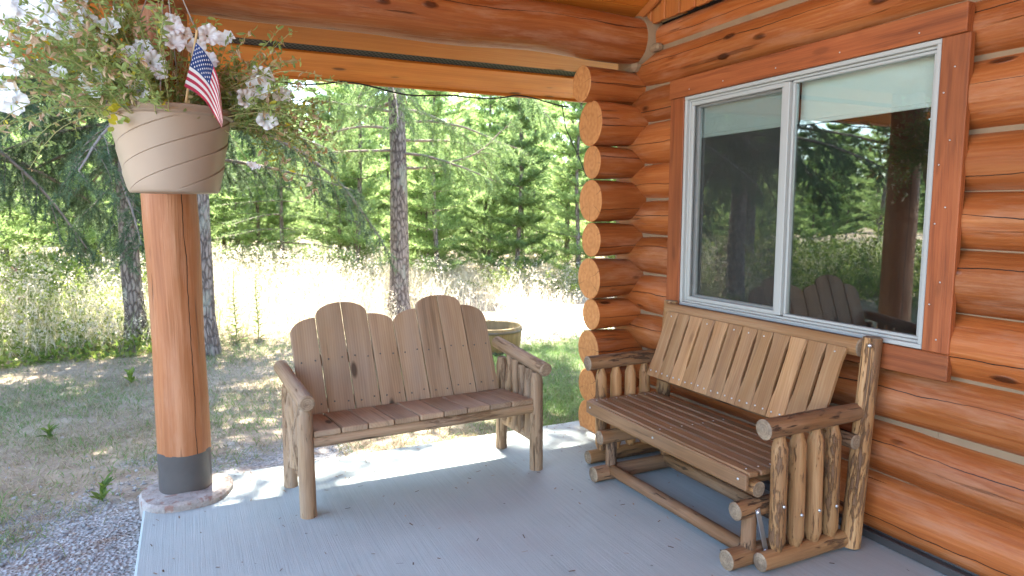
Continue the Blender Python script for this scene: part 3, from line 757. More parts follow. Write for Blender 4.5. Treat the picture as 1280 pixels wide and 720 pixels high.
# back: two battens and eight fanned boards with rounded tops
TH = R(21); BV = Vector((0, math.sin(TH), math.cos(TH))); BN = Vector((0, -math.cos(TH), math.sin(TH)))
BO = Vector((.115, .40, .425))
bk = MB()
for v in (.06, .32): bk.box(BO+Vector((.585, 0, 0))+BV*v-BN*.022, 1.22, .035, .065, Y=BN, Z=BV, long=0)
back = bk.build('backrest', ['bench_board'], bench)
tops = [-.075, .083, .244, .402, .563, .724, .880, 1.045, 1.212]
hs = [(.480, .575), (.582, .662), (.662, .585), (.578, .510), (.505, .588), (.595, .668), (.668, .598), (.590, .485)]
random.seed(43)
for k in range(8):
    u0, u1 = tops[k]+.003, tops[k+1]-.003; a0, a1 = hs[k]; sh_ = .016
    ol = [(u0+sh_, 0), (u1+sh_, 0)]
    up = a1 > a0; lo, hi = min(a0, a1), max(a0, a1); NN = 12
    arc = []
    for j in range(NN+1):
        q = j/NN*PI/2     # from the low outer corner up to the apex
        fx = 1-math.cos(q); fy = math.sin(q)
        arc.append((fx, lo+(hi-lo)*fy))
    if up: prof = [(u0+(u1-u0)*fx, v) for fx, v in arc][::-1]
    else: prof = [(u1-(u1-u0)*fx, v) for fx, v in arc]
    if not up: prof = prof[:]
    lst = ol+(prof if up else prof)
    # keep counter-clockwise order: bottom left, bottom right, then right edge to left edge
    if not up: lst = ol+prof
    bm = MB(); bm.prism(lst, BO, Vector((1, 0, 0)), BV, BN, .022)
    for v in (.045, .075, .305, .335):
        pass
    for v in (.055, .315):
        for fu in (.25, .78):
            u = u0+(u1-u0)*fu
            bm.dome(BO+Vector((u+sh_*(1-v/.6), 0, 0))+BV*(v+random.uniform(-.008, .008))+BN*.0215, BN, .0055, 1)
    bm.build('back_board', ['bench_board', 'screw'], back)

# ------------------------------------------------------------------ log glider (against the wall)
random.seed(57)
GO = Vector((2.5, 2.86, 0))
glider = thing('log_glider', 'dark log glider bench with slatted back under the window', 'bench', GO)
class GB(MB):
    def build(s, name, mats, parent):
        s.v = [tuple(Vector(v)-GO) for v in s.v]
        return MB.build(s, name, mats, parent)
LG = ['glider_log', 'glider_end', 'steel']; LD = ['glider_dark', 'glider_end', 'steel']
for side_, y in ((0, 2.135), (1, 3.585)):
    GB().log((2.245, y, .046), (2.80, y, .046), .042, .040, wob=.03, step=.06, bevel=.006).build('side_rail', LG, glider)
    for k, x in enumerate((2.335, 2.447, 2.560, 2.672)):
        p = GB(); p.log((x+.010, y, .072), (x, y, .622), .038, .036, n=16, wob=.04, step=.06, taper0=.055, taper1=.06, tr=.55)
        p.dome((x+.004, y-.037, .24 if k else .30), (0, -1, 0), .009, 2)
        p.build('picket', LG, glider)
    GB().log((2.235, y, .657), (2.86, y, .662), .046, .042, wob=.03, step=.06, bevel=.006).build('armrest', LD, glider)
    yb_ = y-.018 if side_ == 0 else y+.01
    p = GB(); p.log((2.805, yb_, .012), (2.882, yb_, 1.015), .047, .043, wob=.03, step=.06, bevel=.006)
    p.dome((2.835, yb_-.022, .985), (-.6, -.6, 0), .010, 2)
    p.build('back_post', LG, glider)
    # fixed base end
    y2 = 2.215 if side_ == 0 else 3.33
    GB().log((2.125, y2, .044), (2.80, y2, .044), .046, .044, wob=.03, step=.06, bevel=.006).build('base_log', LD, glider)
    GB().log((2.165, y2, .265), (2.74, y2, .265), .041, .039, wob=.03, step=.06, bevel=.006).build('pivot_log', LD, glider)
    for x in (2.25, 2.66):
        GB().log((x, y2, .075), (x, y2, .24), .033, wob=.04, step=.05).build('upright', LD, glider)
    ly = y2-.045 if side_ == 0 else y2+.045
    for x in (2.262, 2.70):
        l = GB(); d = Vector((.055, 0, -.185)).normalized()
        c = Vector((x+.025, ly, .165))
        l.box(c, .026, .005, .235, X=Vector((d.z, 0, -d.x))*-1, Y=(0, 1, 0), Z=d*-1, bev=.002)
        l.dome(c-d*.1, (0, -1 if side_ == 0 else 1, 0), .013); l.dome(c+d*.1, (0, -1 if side_ == 0 else 1, 0), .013)
        l.build('swing_link', ['steel'], glider)
GB().log((2.255, 2.25, .062), (2.245, 3.32, .062), .034, .034, wob=.03, step=.07).build('base_stretcher', LD, glider)
GB().log((2.655, 2.25, .062), (2.650, 3.32, .062), .034, .034, wob=.03, step=.07).build('base_stretcher', LD, glider)
GB().log((2.785, 2.10, .530), (2.785, 3.57, .530), .036, .034, wob=.03, step=.08, bevel=.005).build('cross_rail', LD, glider)
GB().log((2.262, 2.175, .365), (2.255, 3.545, .365), .036, .035, wob=.04, step=.07).build('seat_rail', LG, glider)
GB().log((2.66, 2.175, .375), (2.66, 3.545, .375), .034, .034, wob=.03, step=.09).build('seat_rail', LD, glider)
st = GB()
st.box((2.45, 2.24, .395), .44, .045, .04, long=0); st.box((2.45, 3.48, .395), .44, .045, .04, long=0); st.box((2.45, 2.86, .394), .05, 1.24, .036, long=1)
st = st.build('seat', ['glider_seat'], glider)
for k in range(7):
    x = 2.222+k*.0735
    sb = GB(); sb.box((x+.02, 2.86, .432-.0015*k+(.004 if k > 4 else 0)), .062, 1.345, .026, bev=.006, long=1)
    for y in (2.235, 2.86, 3.485): sb.dome((x+.02, y, .4445-.0015*k+(.004 if k > 4 else 0)), (0, 0, 1), .005, 1)
    sb.build('seat_slat', ['glider_seat', 'steel'], st)
ap = GB(); ap.box((2.205, 2.86, .400), .022, 1.345, .075, bev=.005, long=1)
for y in (2.235, 2.86, 3.485): ap.dome((2.1945, y, .405), (-1, 0, 0), .007, 1)
ap.build('seat_apron', ['glider_seat', 'steel'], st)
GB().log((2.845, 2.15, .965), (2.845, 3.575, .965), .043, .042, wob=.025, step=.08, bevel=.005, oval=.75, ref=(0, 0, 1)).build('top_rail', ['glider_slat', 'glider_end'], glider)
B0 = Vector((2.668, 0, .548)); B1 = Vector((2.822, 0, .955)); GV = (B1-B0).normalized(); GL = (B1-B0).length
GN = Vector((-GV.z, 0, GV.x)); GU = Vector((0, -1, 0))
bk = GB(); bk.box((2.705, 2.86, .600), .03, 1.36, .06, X=GN, Y=(0, 1, 0), Z=GV, long=1)
bk = bk.build('backrest', ['glider_slat'], glider)
ns = 12; pit = 1.34/ns
for k in range(ns):
    u0 = k*pit+.0015; u1 = (k+1)*pit-.0015; nk = .008; c_ = (u0+u1)/2
    lst = [(u0, 0), (u1, 0), (u1, .10), (u1-nk, .15), (u1-nk, GL-.07), (u1-.001, GL-.015), (u1-.001, GL), (u0+.001, GL), (u0+.001, GL-.015), (u0+nk, GL-.07), (u0+nk, .15), (u0, .10)]
    sb = GB(); sb.prism(lst, Vector((B0.x, 3.53, B0.z)), GU, GV, GN, .022, bev=.003)
    for fu in (.25, .75): sb.dome(Vector((B0.x, 3.53-(u0+(u1-u0)*fu), B0.z))+GV*(.035+random.uniform(-.004, .004))+GN*.0215, GN, .006, 1)
    if random.random() < .5: sb.dome(Vector((B0.x, 3.53-c_, B0.z))+GV*(GL-.03)+GN*.0215, GN, .005, 1)
    sb.build('back_slat', ['glider_slat', 'steel'], bk)

# ------------------------------------------------------------------ hanging basket, petunia, flag
PC = Vector((-.036, 3.70, 1.69))
pot = thing('hanging_pot', 'beige plastic hanging pot with swirl ribs in front of the porch post', 'flower pot', PC)
n = 480; prof = []
for j in range(61):
    t_ = j/60; prof.append((.198+.062*t_**.9, .012+.335*t_, 1))
prof = [(0, .004, 0), (.16, 0, 0), (.192, .002, 0)]+prof+[(.262, .350, 0), (.274, .356, 0), (.277, .360, 0), (.277, .388, 0), (.273, .392, 0), (.262, .390, 0), (.256, .36, 0), (.25, .30, 0), (0.0, .30, 0)]
vs = []; fs = []
for j, (r, z, rib) in enumerate(prof):
    for k in range(n):
        th = 2*PI*(k/n+z*9.2/5)
        rr = r
        if rib:
            q = (k/n*5+.35) % 1
            rr += (.0045*(1-q) if q > .07 else -.005+.0095*abs(q/.035-1)**2)*min(1, (z-.012)/.02+.15)*min(1, (.347-z)/.02+.1)
        vs.append((rr*math.cos(th), rr*math.sin(th), z))
for j in range(len(prof)-1):
    for k in range(n): fs.append((j*n+k, j*n+(k+1) % n, (j+1)*n+(k+1) % n, (j+1)*n+k))
pm = MB(); pm.add(vs, fs, None, .5, [0 if j < len(prof)-2 else 1 for j in range(len(prof)-1) for k in range(n)], False)
po = pm.build('pot_body', ['pot', 'soil'], pot)
for f in po.data.polygons: f.use_smooth = f.index < 63*480
apex = Vector((-.03, 3.74, 2.80))-PC
for k in range(4):
    th = R(20+90*k) if k else R(-10)
    th = (R(-8), R(80), R(188), R(262))[k]
    MB().tube([Vector((.272*math.cos(th), .272*math.sin(th), .385)), apex], .0032, 6, caps=(0, 0)).build('hanger_wire', ['wire'], pot)
MB().tube([apex, apex+Vector((0, .06, .07)), apex+Vector((0, .16, .10)), apex+Vector((0, .26, .06))], .004, 8, caps=(0, 0)).build('hook', ['wire'], pot)

plant = thing('petunia', 'straggly trailing white petunia filling the hanging pot, half withered', 'plant', PC+Vector((0, 0, .30)))
rp = np.random.default_rng(5)
LV = []; LF = []; LP = []; WV = []; WF = []; WP = []
stm = MB()
def leaf_quad(p, d, up, L, w, store, pvv, curl=0.0):
    V, F, Pv = store
    d = d/np.linalg.norm(d); s_ = np.cross(d, up); ns_ = np.linalg.norm(s_); s_ = s_/ns_ if ns_ > 1e-6 else np.array([1., 0, 0]); nrm = np.cross(s_, d)
    o = len(V)
    V += [p, p+d*L*.3+s_*w*.42+nrm*curl*L*.1, p+d*L*.7+s_*w*.5-nrm*curl*L*.1, p+d*L-nrm*curl*L*.4, p+d*L*.7-s_*w*.5-nrm*curl*L*.1, p+d*L*.3-s_*w*.42+nrm*curl*L*.1, p+d*L*.5-nrm*w*.14]
    F += [(o, o+1, o+6), (o+1, o+2, o+6), (o+2, o+3, o+6), (o+3, o+4, o+6), (o+4, o+5, o+6), (o+5, o, o+6)]
    Pv += [pvv]*7
tips = []
for i in range(330):
    th = rp.uniform(0, 2*PI); elev = rp.uniform(.15, 1.25)
    if i % 3 == 0: th = rp.uniform(PI*.75, PI*1.35)
    if i % 5 == 1: th = rp.uniform(-.75, .35); elev = rp.uniform(.1, .6)
    if i % 5 == 2: elev = rp.uniform(.95, 1.45)
    L = rp.uniform(.30, .68)*(1.0 if math.cos(th) > 0 else 1.12); 
    if elev > .9: L *= .95
    p = np.array([math.cos(th), math.sin(th), 0])*rp.uniform(.05, .25); p[2] = rp.uniform(.02, .1)
    d = np.array([math.cos(th)*math.cos(elev), math.sin(th)*math.cos(elev), math.sin(elev)])
    N = 16; pts = [p.copy()]; grav = rp.uniform(.4, 1.7) if i % 5 != 1 else rp.uniform(1.2, 2.8)
    for k in range(N):
        d = d+np.array([rp.normal()*.09, rp.normal()*.09, -grav*L/N+rp.normal()*.06]); d /= np.linalg.norm(d)
        p = p+d*L/N
        # keep out of the post behind
        q = p+np.array(PC)+np.array([0, 0, .3])-np.array([-.068, 4.2, 0])
        if math.hypot(q[0], q[1]) < .17: p = p+np.array([q[0], q[1], 0])*.25
        rr_ = math.hypot(p[0], p[1])
        if rr_ < .285 and p[2] < .10: p = p*np.array([.29/max(rr_, .01)]*2+[1]) if rr_ > .2 else p+np.array([0, 0, .05])
        if .0 < p[0] < .26 and p[1] < -.15 and p[2] > -.05: break
        if abs(p[0]) < .24 and p[1] < -.12 and p[2] < .03 and k > 3: break
        pts.append(p.copy())
    N = len(pts)-1
    if N < 5: continue
    stm.tube([Vector(q) for q in pts], [.0026-.0014*k/N for k in range(N+1)], 5, caps=(0, 0))
    dead = rp.random() < .13
    for k in range(2, N+1):
        for rep in range(3 if not dead else 2):
            pp = pts[k]+rp.normal(size=3)*.004
            dd = rp.normal(size=3); dd[2] = dd[2]*.6+.2
            if dead and rp.random() < .75: pvv = rp.uniform(0, .3)
            else: pvv = rp.uniform(.38, .88) if rp.random() < .965 else rp.uniform(.95, 1)
            big = rp.uniform(.016, .034)
            leaf_quad(pp, dd, rp.normal(size=3), big*(1.2 if pvv < .95 else 1.5), big*.42, (LV, LF, LP), pvv, rp.uniform(-.3, 1.2))
    if rp.random() < .6:   # withered trumpets hanging near the tips
        for rep in range(rp.integers(1, 4)):
            k = rp.integers(N//2, N+1); dd = rp.normal(size=3)*.6+np.array([0, 0, -.6])
            for m_ in range(3): leaf_quad(pts[k], dd+rp.normal(size=3)*.25, rp.normal(size=3), rp.uniform(.028, .05), .013, (WV, WF, WP), rp.uniform(0, 1), rp.uniform(.3, 1.5))
    tips.append(pts)
# yellow leaves over the rim
for (x, y, z) in ((-.20, -.22, .02), (-.23, -.19, .06), (-.17, -.235, .085), (-.245, -.16, .12), (-.22, -.2, -.03), (-.19, -.21, .10)):
    for m_ in range(3): leaf_quad(np.array([x, y, z])+rp.normal(size=3)*.015, np.array([rp.normal()*.6, -.5, rp.normal()*.6]), np.array([0, -1., .3]), .042, .026, (LV, LF, LP), rp.choice([.98, 1.0, .9, .8]), .2)
# a thick mat over the soil
for i in range(500):
    a_ = rp.uniform(0, 2*PI); r_ = .27*math.sqrt(rp.random())
    leaf_quad(np.array([r_*math.cos(a_), r_*math.sin(a_), rp.uniform(.02, .12)]), np.array([rp.normal(), rp.normal(), .5]), rp.normal(size=3), .035, .014, (LV, LF, LP), rp.choice([rp.uniform(0, .3), rp.uniform(.4, .85)]), .5)
raw('foliage', np.array(LV), np.array(LF), 'petleaf', plant, pv=np.array(LP))
raw('withered_blossoms', np.array(WV), np.array(WF), 'withered', plant, pv=np.array(WP))
stm.build('stems', ['petstem'], plant)
def petunia_mesh(seed):
    q = np.random.default_rng(seed); NR, NA = 7, 40; V = []; F = []; ph = q.uniform(0, 6, 3)
    for j in range(NR):
        t_ = j/(NR-1)
        for k in range(NA):
            th = 2*PI*k/NA
            lobe = 1+.09*math.cos(5*th+ph[0])*t_+.03*math.sin(11*th+ph[1])*t_
            r = (.004+.032*t_**1.4)*lobe
            z = -.035*(1-t_)**1.8+.006*t_**3*math.sin(5*th*2+ph[2])-.006*t_**4
            V.append((r*math.cos(th), r*math.sin(th), z))
    for j in range(NR-1):
        for k in range(NA): F.append((j*NA+k, j*NA+(k+1) % NA, (j+1)*NA+(k+1) % NA, (j+1)*NA+k))
    o = raw('blossom', np.array(V), np.array(F), 'petal', None, pv=q.uniform(0, 1, len(V)), sm=np.ones(len(F), bool))
    return o
protos = [petunia_mesh(s_) for s_ in (1, 2, 3, 4)]
fpos = [(-.58, -.2, .60), (-.44, -.26, .60), (-.5, -.24, .64), (-.40, -.25, .57), (-.35, -.26, .40), (-.62, -.2, .44), (-.66, -.10, .62), (-.60, -.12, .55), (-.48, -.2, .50), (-.51, -.18, .57), (-.55, -.14, .53), (-.45, -.2, .46), (-.42, -.22, .52), (-.36, -.22, .45), (-.33, -.18, .50), (-.31, -.22, .42), (-.46, -.24, .38), (-.41, -.25, .405), (-.38, -.24, .36), (-.50, -.2, .43), (-.54, -.16, .47),
        (.075, -.16, .42), (.17, -.15, .31), (.035, -.22, .37), (.125, -.15, .36), (.03, -.2, .44), (-.16, -.24, .28), (-.05, -.26, .26), (-.03, -.25, .22), (.41, -.12, .265), (.33, -.2, .14), (.38, -.16, .20), (.50, -.12, .17), (-.12, -.27, .14), (-.30, -.22, .16), (-.42, -.2, .2), (-.645, -.1, .36), (-.63, -.12, .215), (-.60, -.14, .24), (-.605, -.12, .08), (-.64, -.1, .12), (.42, -.16, .055), (.345, -.22, -.165), (-.22, -.24, .40), (-.27, -.2, .33), (.16, -.2, .30), (-.57, .0, .40), (-.66, .0, .50), (.02, .1, .52), (-.2, .15, .55), (.25, .1, .48), (.3, -.05, .16), (.45, -.05, .10), (-.10, -.22, .33), (-.52, -.05, .62), (.18, -.14, .43)]
rf_ = random.Random(12)
stem2 = MB()
for i, (x, y, z) in enumerate(fpos):
    pr = protos[i % 4]
    o = pr if i < 4 else pr.copy()
    if i >= 4: COL.objects.link(o)
    o.parent = plant; o.location = (x, y, z)
    d = Vector((x*.5+rf_.uniform(-.6, .4), -1+rf_.uniform(-.2, .4), rf_.uniform(-.45, .55)))
    if abs(z+.165) < 1e-6: d = Vector((.3, -.6, .9))
    o.rotation_euler = d.to_track_quat('Z', 'Y').to_euler()
    s_ = rf_.uniform(1.1, 1.6)*(1.2 if x < -.25 else 1); s_ = s_*(1.0 if i % 7 else .7); o.scale = (s_, s_*rf_.uniform(.8, 1), s_)
    base = Vector((x*.45, y*.3, max(.05, z*.6)))
    p1 = Vector((x, y, z))-d.normalized()*.03*s_
    stem2.tube([base, base.lerp(p1, .5)+Vector((0, 0, .05)), p1], [.002, .0016, .0014], 5, caps=(0, 0))
stem2.build('flower_stalks', ['petstem'], plant)

# flag
def flag_mat():
    m, t = new_mat('striped_flag_cloth')
    a = attr(t, 'grain').outputs['Vector']; sep = nd(t, 'ShaderNodeSeparateXYZ', {0: a}); u, v = sep.outputs[0], sep.outputs[1]
    st_ = math_(t, 'LESS_THAN', math_(t, 'FRACT', math_(t, 'MULTIPLY', v, 6.5)), .5)
    c = mix(t, st_, (.80, .79, .78), (.50, .035, .075))
    can = math_(t, 'MULTIPLY', math_(t, 'LESS_THAN', u, .42), math_(t, 'LESS_THAN', v, 7/13))
    # 50 stars: rows alternate six and five
    gx = math_(t, 'MULTIPLY', u, 12/.42); gy = math_(t, 'MULTIPLY', v, 10*13/7)
    ix = math_(t, 'ROUND', gx); iy = math_(t, 'ROUND', gy)
    par = math_(t, 'ABSOLUTE', math_(t, 'MODULO', math_(t, 'ADD', ix, iy), 2.0))
    ev = math_(t, 'LESS_THAN', par, .5)
    dx = math_(t, 'MULTIPLY', math_(t, 'SUBTRACT', gx, ix), .42/12*1.9); dy = math_(t, 'MULTIPLY', math_(t, 'SUBTRACT', gy, iy), .7/13)
    rr = math_(t, 'SQRT', math_(t, 'ADD', math_(t, 'MULTIPLY', dx, dx), math_(t, 'MULTIPLY', dy, dy)))
    an = math_(t, 'ARCTAN2', dx, math_(t, 'MULTIPLY', dy, -1.0))
    lim = math_(t, 'ADD', .0185, math_(t, 'MULTIPLY', math_(t, 'COSINE', math_(t, 'MULTIPLY', an, 5.0)), .006))
    inside = math_(t, 'MULTIPLY', math_(t, 'LESS_THAN', rr, lim), ev)
    bx = math_(t, 'MULTIPLY', math_(t, 'GREATER_THAN', ix, .5), math_(t, 'LESS_THAN', ix, 11.5))
    by = math_(t, 'MULTIPLY', math_(t, 'GREATER_THAN', iy, .5), math_(t, 'LESS_THAN', iy, 9.5))
    star = math_(t, 'MULTIPLY', inside, math_(t, 'MULTIPLY', bx, by))
    cc = mix(t, star, (.02, .055, .20), (.82, .82, .82))
    c = mix(t, can, c, cc)
    finish(t, c, .75, trans=.3)
    return m
M['flag'] = flag_mat()
FO = Vector((.02, 3.42, 2.07))
flag = thing('flag', 'small stars and stripes flag on a stick stuck in the hanging pot', 'flag', FO)
s0 = Vector((.008, 3.46, 1.98))-FO; s1 = Vector((.089, 3.425, 2.40))-FO
MB().tube([s0, s1], .0055, 10, cmi=0).build('stick', ['stick'], flag)
H0 = Vector((.081, 3.41, 2.345))-FO; H1 = Vector((.026, 3.44, 2.155))-FO
NU, NV = 40, 26; V = []; G = []
for j in range(NV+1):
    v = j/NV
    for i in range(NU+1):
        u = i/NU
        # top edge path and bottom edge path in the drooping cloth
        tp = [Vector((0, 0, 0)), Vector((.030, -.012, -.036)), Vector((.064, .0, -.088)), Vector((.086, -.012, -.165)), Vector((.095, .006, -.262)), Vector((.096, .0, -.325))]
        bt = [Vector((0, 0, 0)), Vector((.042, -.012, -.024)), Vector((.082, -.03, -.064)), Vector((.112, -.018, -.112)), Vector((.132, -.03, -.152)), Vector((.146, -.02, -.178))]
        f_ = u*5; i_ = min(4, int(f_)); q = f_-i_
        def cr(P):
            a, b_, c_, d_ = P[max(0, i_-1)], P[i_], P[i_+1], P[min(5, i_+2)]
            return .5*((2*b_)+(c_-a)*q+(2*a-5*b_+4*c_-d_)*q*q+(3*b_-a-3*c_+d_)*q**3)
        p = (H0+cr(tp))*(1-v)+(H1+cr(bt))*v
        p = p+Vector((0, .006*math.sin(v*7+u*3)*u+.003*math.sin(v*13+1)*u, 0))
        V.append(p); G.append((u, v, 0))
F = np.array([(j*(NU+1)+i, j*(NU+1)+i+1, (j+1)*(NU+1)+i+1, (j+1)*(NU+1)+i) for j in range(NV) for i in range(NU)])
raw('flag_cloth', np.array(V), F, 'flag', flag, grain=np.array(G), sm=np.ones(len(F), bool))

# ------------------------------------------------------------------ round tub on the lawn
tub = thing('barrel_planter', 'low round weathered half barrel planter on the lawn behind the bench', 'planter', (3.24, 7.35, -.09))
prof = [(.30, 0), (.335, .10), (.352, .22), (.358, .345), (.352, .352), (.335, .352), (.330, .34), (.322, .22), (0, .20)]
n = 64; vs = []; gs = []
for r, z in prof:
    for k in range(n):
        th = 2*PI*k/n; rr = r-.003*(k % 4 == 0)*(r > .2); vs.append((rr*math.cos(th), rr*math.sin(th), z)); gs.append((th*.33, r, z))
fs = [(j*n+k, j*n+(k+1) % n, (j+1)*n+(k+1) % n, (j+1)*n+k) for j in range(len(prof)-1) for k in range(n)]
M['tubwood'] = wood('tub_staves', (.15, .095, .035), (.26, .175, .07), (.36, .26, .12), rough=.7, across=12, along=1.5, knots=.2, bump=.004, blotch=.5)
tm = MB(); tm.add(vs, fs, gs, .5, [0 if j < len(prof)-2 else 1 for j in range(len(prof)-1) for k in range(n)], True)
tm.build('tub_body', ['tubwood', 'soil'], tub)
hp = MB()
for z, r in ((.06, .326), (.29, .360)):
    P = [(r*math.cos(2*PI*k/48), r*math.sin(2*PI*k/48)) for k in range(48)]
    vs = [(x*s_, y*s_, z+dz) for (s_, dz) in ((1, 0), (1.006, .002), (1.008, .028), (1, .03)) for x, y in P]
    hp.add(vs, [(j*48+k, j*48+(k+1) % 48, (j+1)*48+(k+1) % 48, (j+1)*48+k) for j in range(3) for k in range(48)], None, .5, 0, True)
M['hoop'] = plain('barrel_hoop', (.16, .13, .09), .6, .3, 12, 0, metal=.4)
hp.build('hoop', ['hoop'], tub)

# ------------------------------------------------------------------ vegetation
def needles(P, D, L, Wd, q, spread=.9):
    """one thin triangle per row: base at P, pointing roughly along D"""
    n_ = len(P)
    d = D/np.linalg.norm(D, axis=1, keepdims=True)+q.normal(size=(n_, 3))*spread*.6
    d /= np.linalg.norm(d, axis=1, keepdims=True)
    s_ = np.cross(d, q.normal(size=(n_, 3))); s_ /= np.linalg.norm(s_, axis=1, keepdims=True)+1e-9
    L = np.broadcast_to(L, (n_,))*q.uniform(.7, 1.2, n_)
    V = np.empty((n_, 3, 3)); V[:, 0] = P-s_*Wd/2; V[:, 1] = P+s_*Wd/2; V[:, 2] = P+d*L[:, None]
    return V.reshape(-1, 3), np.arange(3*n_).reshape(-1, 3)
def curve_pts(p, d, L, N, q, droop, wob):
    pts = [np.array(p, float)]; d = np.array(d, float); d /= np.linalg.norm(d); ds = [d.copy()]
    for k in range(N):
        d = d+np.array([q.normal()*wob, q.normal()*wob, -droop/N+q.normal()*wob*.5]); d /= np.linalg.norm(d)
        pts.append(pts[-1]+d*L/N); ds.append(d.copy())
    return pts, ds
def trunk_mesh(parent, pts, rad, name='trunk'):
    b_ = MB(); b_.tube([Vector(p) for p in pts], rad, 20, wob=.06, cmi=0, seed=random.random()); return b_.build(name, ['bark'], parent)

def big_tree(loc, r, H, label, seed, zlo, nbr, blen, mat, lean=(0, 0), cover=1.0, extra=None, cat='tree', name='pine_tree', droop=(.5, 1.2), hang=.9):
    q = np.random.default_rng(seed); random.seed(seed)
    t_ = thing(name, label, cat, (loc[0], loc[1], float(gz(loc[0], loc[1]))))
    P = [(lean[0]*z/H+.03*math.sin(z*.9+seed), lean[1]*z/H, z) for z in np.linspace(-.1, H, 26)]
    rad = [r*(1-.85*max(0, z/H)**1.0)*(1+.45*max(0, 1-max(z, 0)/.35)**2) for z in np.linspace(-.1, H, 26)]
    trunk_mesh(t_, P, rad)
    bb = MB(); NP = []; ND = []
    def spray(pts, ds, L, start=.2, dens=1.0, sub=True):
        N = len(pts)-1
        for k in range(int(N*start), N+1):
            for sgn in (-1, 1):
                if q.random() > .85*dens: continue
                fx = k/N; sl = (.14+.55*math.sin(min(1, 1.15*(1-fx)+.12)*PI*.75))*min(1, L/2.2)*q.uniform(.6, 1.1)
                sd = np.cross(ds[k], [0, 0, 1]); sd /= np.linalg.norm(sd)+1e-6
                dd = ds[k]*.75+sd*sgn*.9+np.array([0, 0, -.15*hang])
                p2, d2 = curve_pts(pts[k], dd, sl, 7, q, hang*q.uniform(.5, 1.6), .10)
                bb.tube([Vector(p) for p in p2], [.006-.0006*i for i in range(8)], 4, caps=(0, 0))
                for i in range(1, 8):
                    m_ = int(20*cover)
                    for _ in range(m_):
                        f = q.random(); NP.append(p2[i-1]*(1-f)+p2[i]*f); ND.append(d2[i]*.8+q.normal(size=3)*.55)
                    if q.random() < .55:   # hanging tertiary twig
                        p3, d3 = curve_pts(p2[i], d2[i]*.5+q.normal(size=3)*.5+np.array([0, 0, -.5*hang]), q.uniform(.08, .26), 3, q, .8*hang, .1)
                        for ii in range(1, 4):
                            for _ in range(int(16*cover)):
                                f = q.random(); NP.append(p3[ii-1]*(1-f)+p3[ii]*f); ND.append(d3[ii]*.9+q.normal(size=3)*.5)
    for i in range(nbr):
        z = zlo+(H-zlo)*(max(0, i+q.uniform(-.4, .4))/nbr)**1.05
        z = max(zlo, z); az = i*2.4+q.uniform(-.4, .4)
        L = blen*(1-.62*(z-zlo)/(H-zlo))*q.uniform(.7, 1.15)
        d = np.array([math.cos(az), math.sin(az), q.uniform(-.1, .3)])
        p0 = np.array([lean[0]*z/H, lean[1]*z/H, z])
        pts, ds = curve_pts(p0, d, L, 14, q, q.uniform(*droop), .06)
        bb.tube([Vector(p) for p in pts], [.028*(L/2.5)*(1-.85*k/14)+.003 for k in range(15)], 6, caps=(0, 0))
        spray(pts, ds, L)
    for (p0, d, L, dr, dn) in (extra or []):
        pts, ds = curve_pts(p0, d, L, 16, q, dr, .10)
        bb.tube([Vector(p) for p in pts], [.022*(1-.85*k/16)+.003 for k in range(17)], 6, caps=(0, 0))
        if dn: spray(pts, ds, L, .3, dn)
        else:
            for k in range(3, 16, 2):
                p2, d2 = curve_pts(pts[k], ds[k]+q.normal(size=3)*.6, q.uniform(.2, .5), 6, q, .5, .2)
                bb.tube([Vector(p) for p in p2], [.006-.0008*i for i in range(7)], 4, caps=(0, 0))
    bb.build('branches', ['twig'], t_)
    V, F = needles(np.array(NP), np.array(ND), .068, .0075, q)
    raw('crown', V, F, mat, t_, pv=np.repeat(np.clip(q.normal(.5, .22, len(F)), 0, 1), 3))
    return t_

big_tree((-.62, 9.75), .118, 13, 'grey trunked fir left of the porch post with drooping dark boughs', 3, 2.35, 86, 2.6, 'needle_dark', cover=1.0)
big_tree((.17, 8.80), .135, 14, 'stout rough barked fir standing just right behind the porch post', 4, 2.75, 62, 2.6, 'needle_dark', cover=.8)
big_tree((2.93, 10.2), .150, 14, 'tall bare trunked pine behind the back of the scalloped bench', 6, 3.2, 54, 2.5, 'needle_mid', cover=.8,
         extra=[((0, 0, 2.35), (1, -.25, .0), 2.0, -.35, .35), ((0, 0, 2.75), (.9, .25, .12), 1.9, .1, .4), ((0, 0, 3.0), (1, -.1, .1), 2.3, .25, .5), ((0, 0, 2.9), (-1, -.2, .1), 1.4, .35, 0), ((0, 0, 2.6), (-.9, .1, .0), 1.5, .1, .35), ((0, 0, 3.15), (-.8, -.5, .1), 1.6, .5, .6), ((0, 0, 2.55), (.7, -.7, .05), 1.6, .5, .5)])
# big trees outside the frame on the left: they shade the lawn and stand in the window's reflection
big_tree((-2.9, 9.3), .16, 14, 'large dark fir left of the lawn, seen in the window glass', 8, 2.3, 96, 3.1, 'needle_dark', cover=.9)
big_tree((-5.4, 11.6), .15, 16, 'dark fir behind the leafy bushes at the far left', 9, 2.6, 90, 3.5, 'needle_dark', cover=.8)

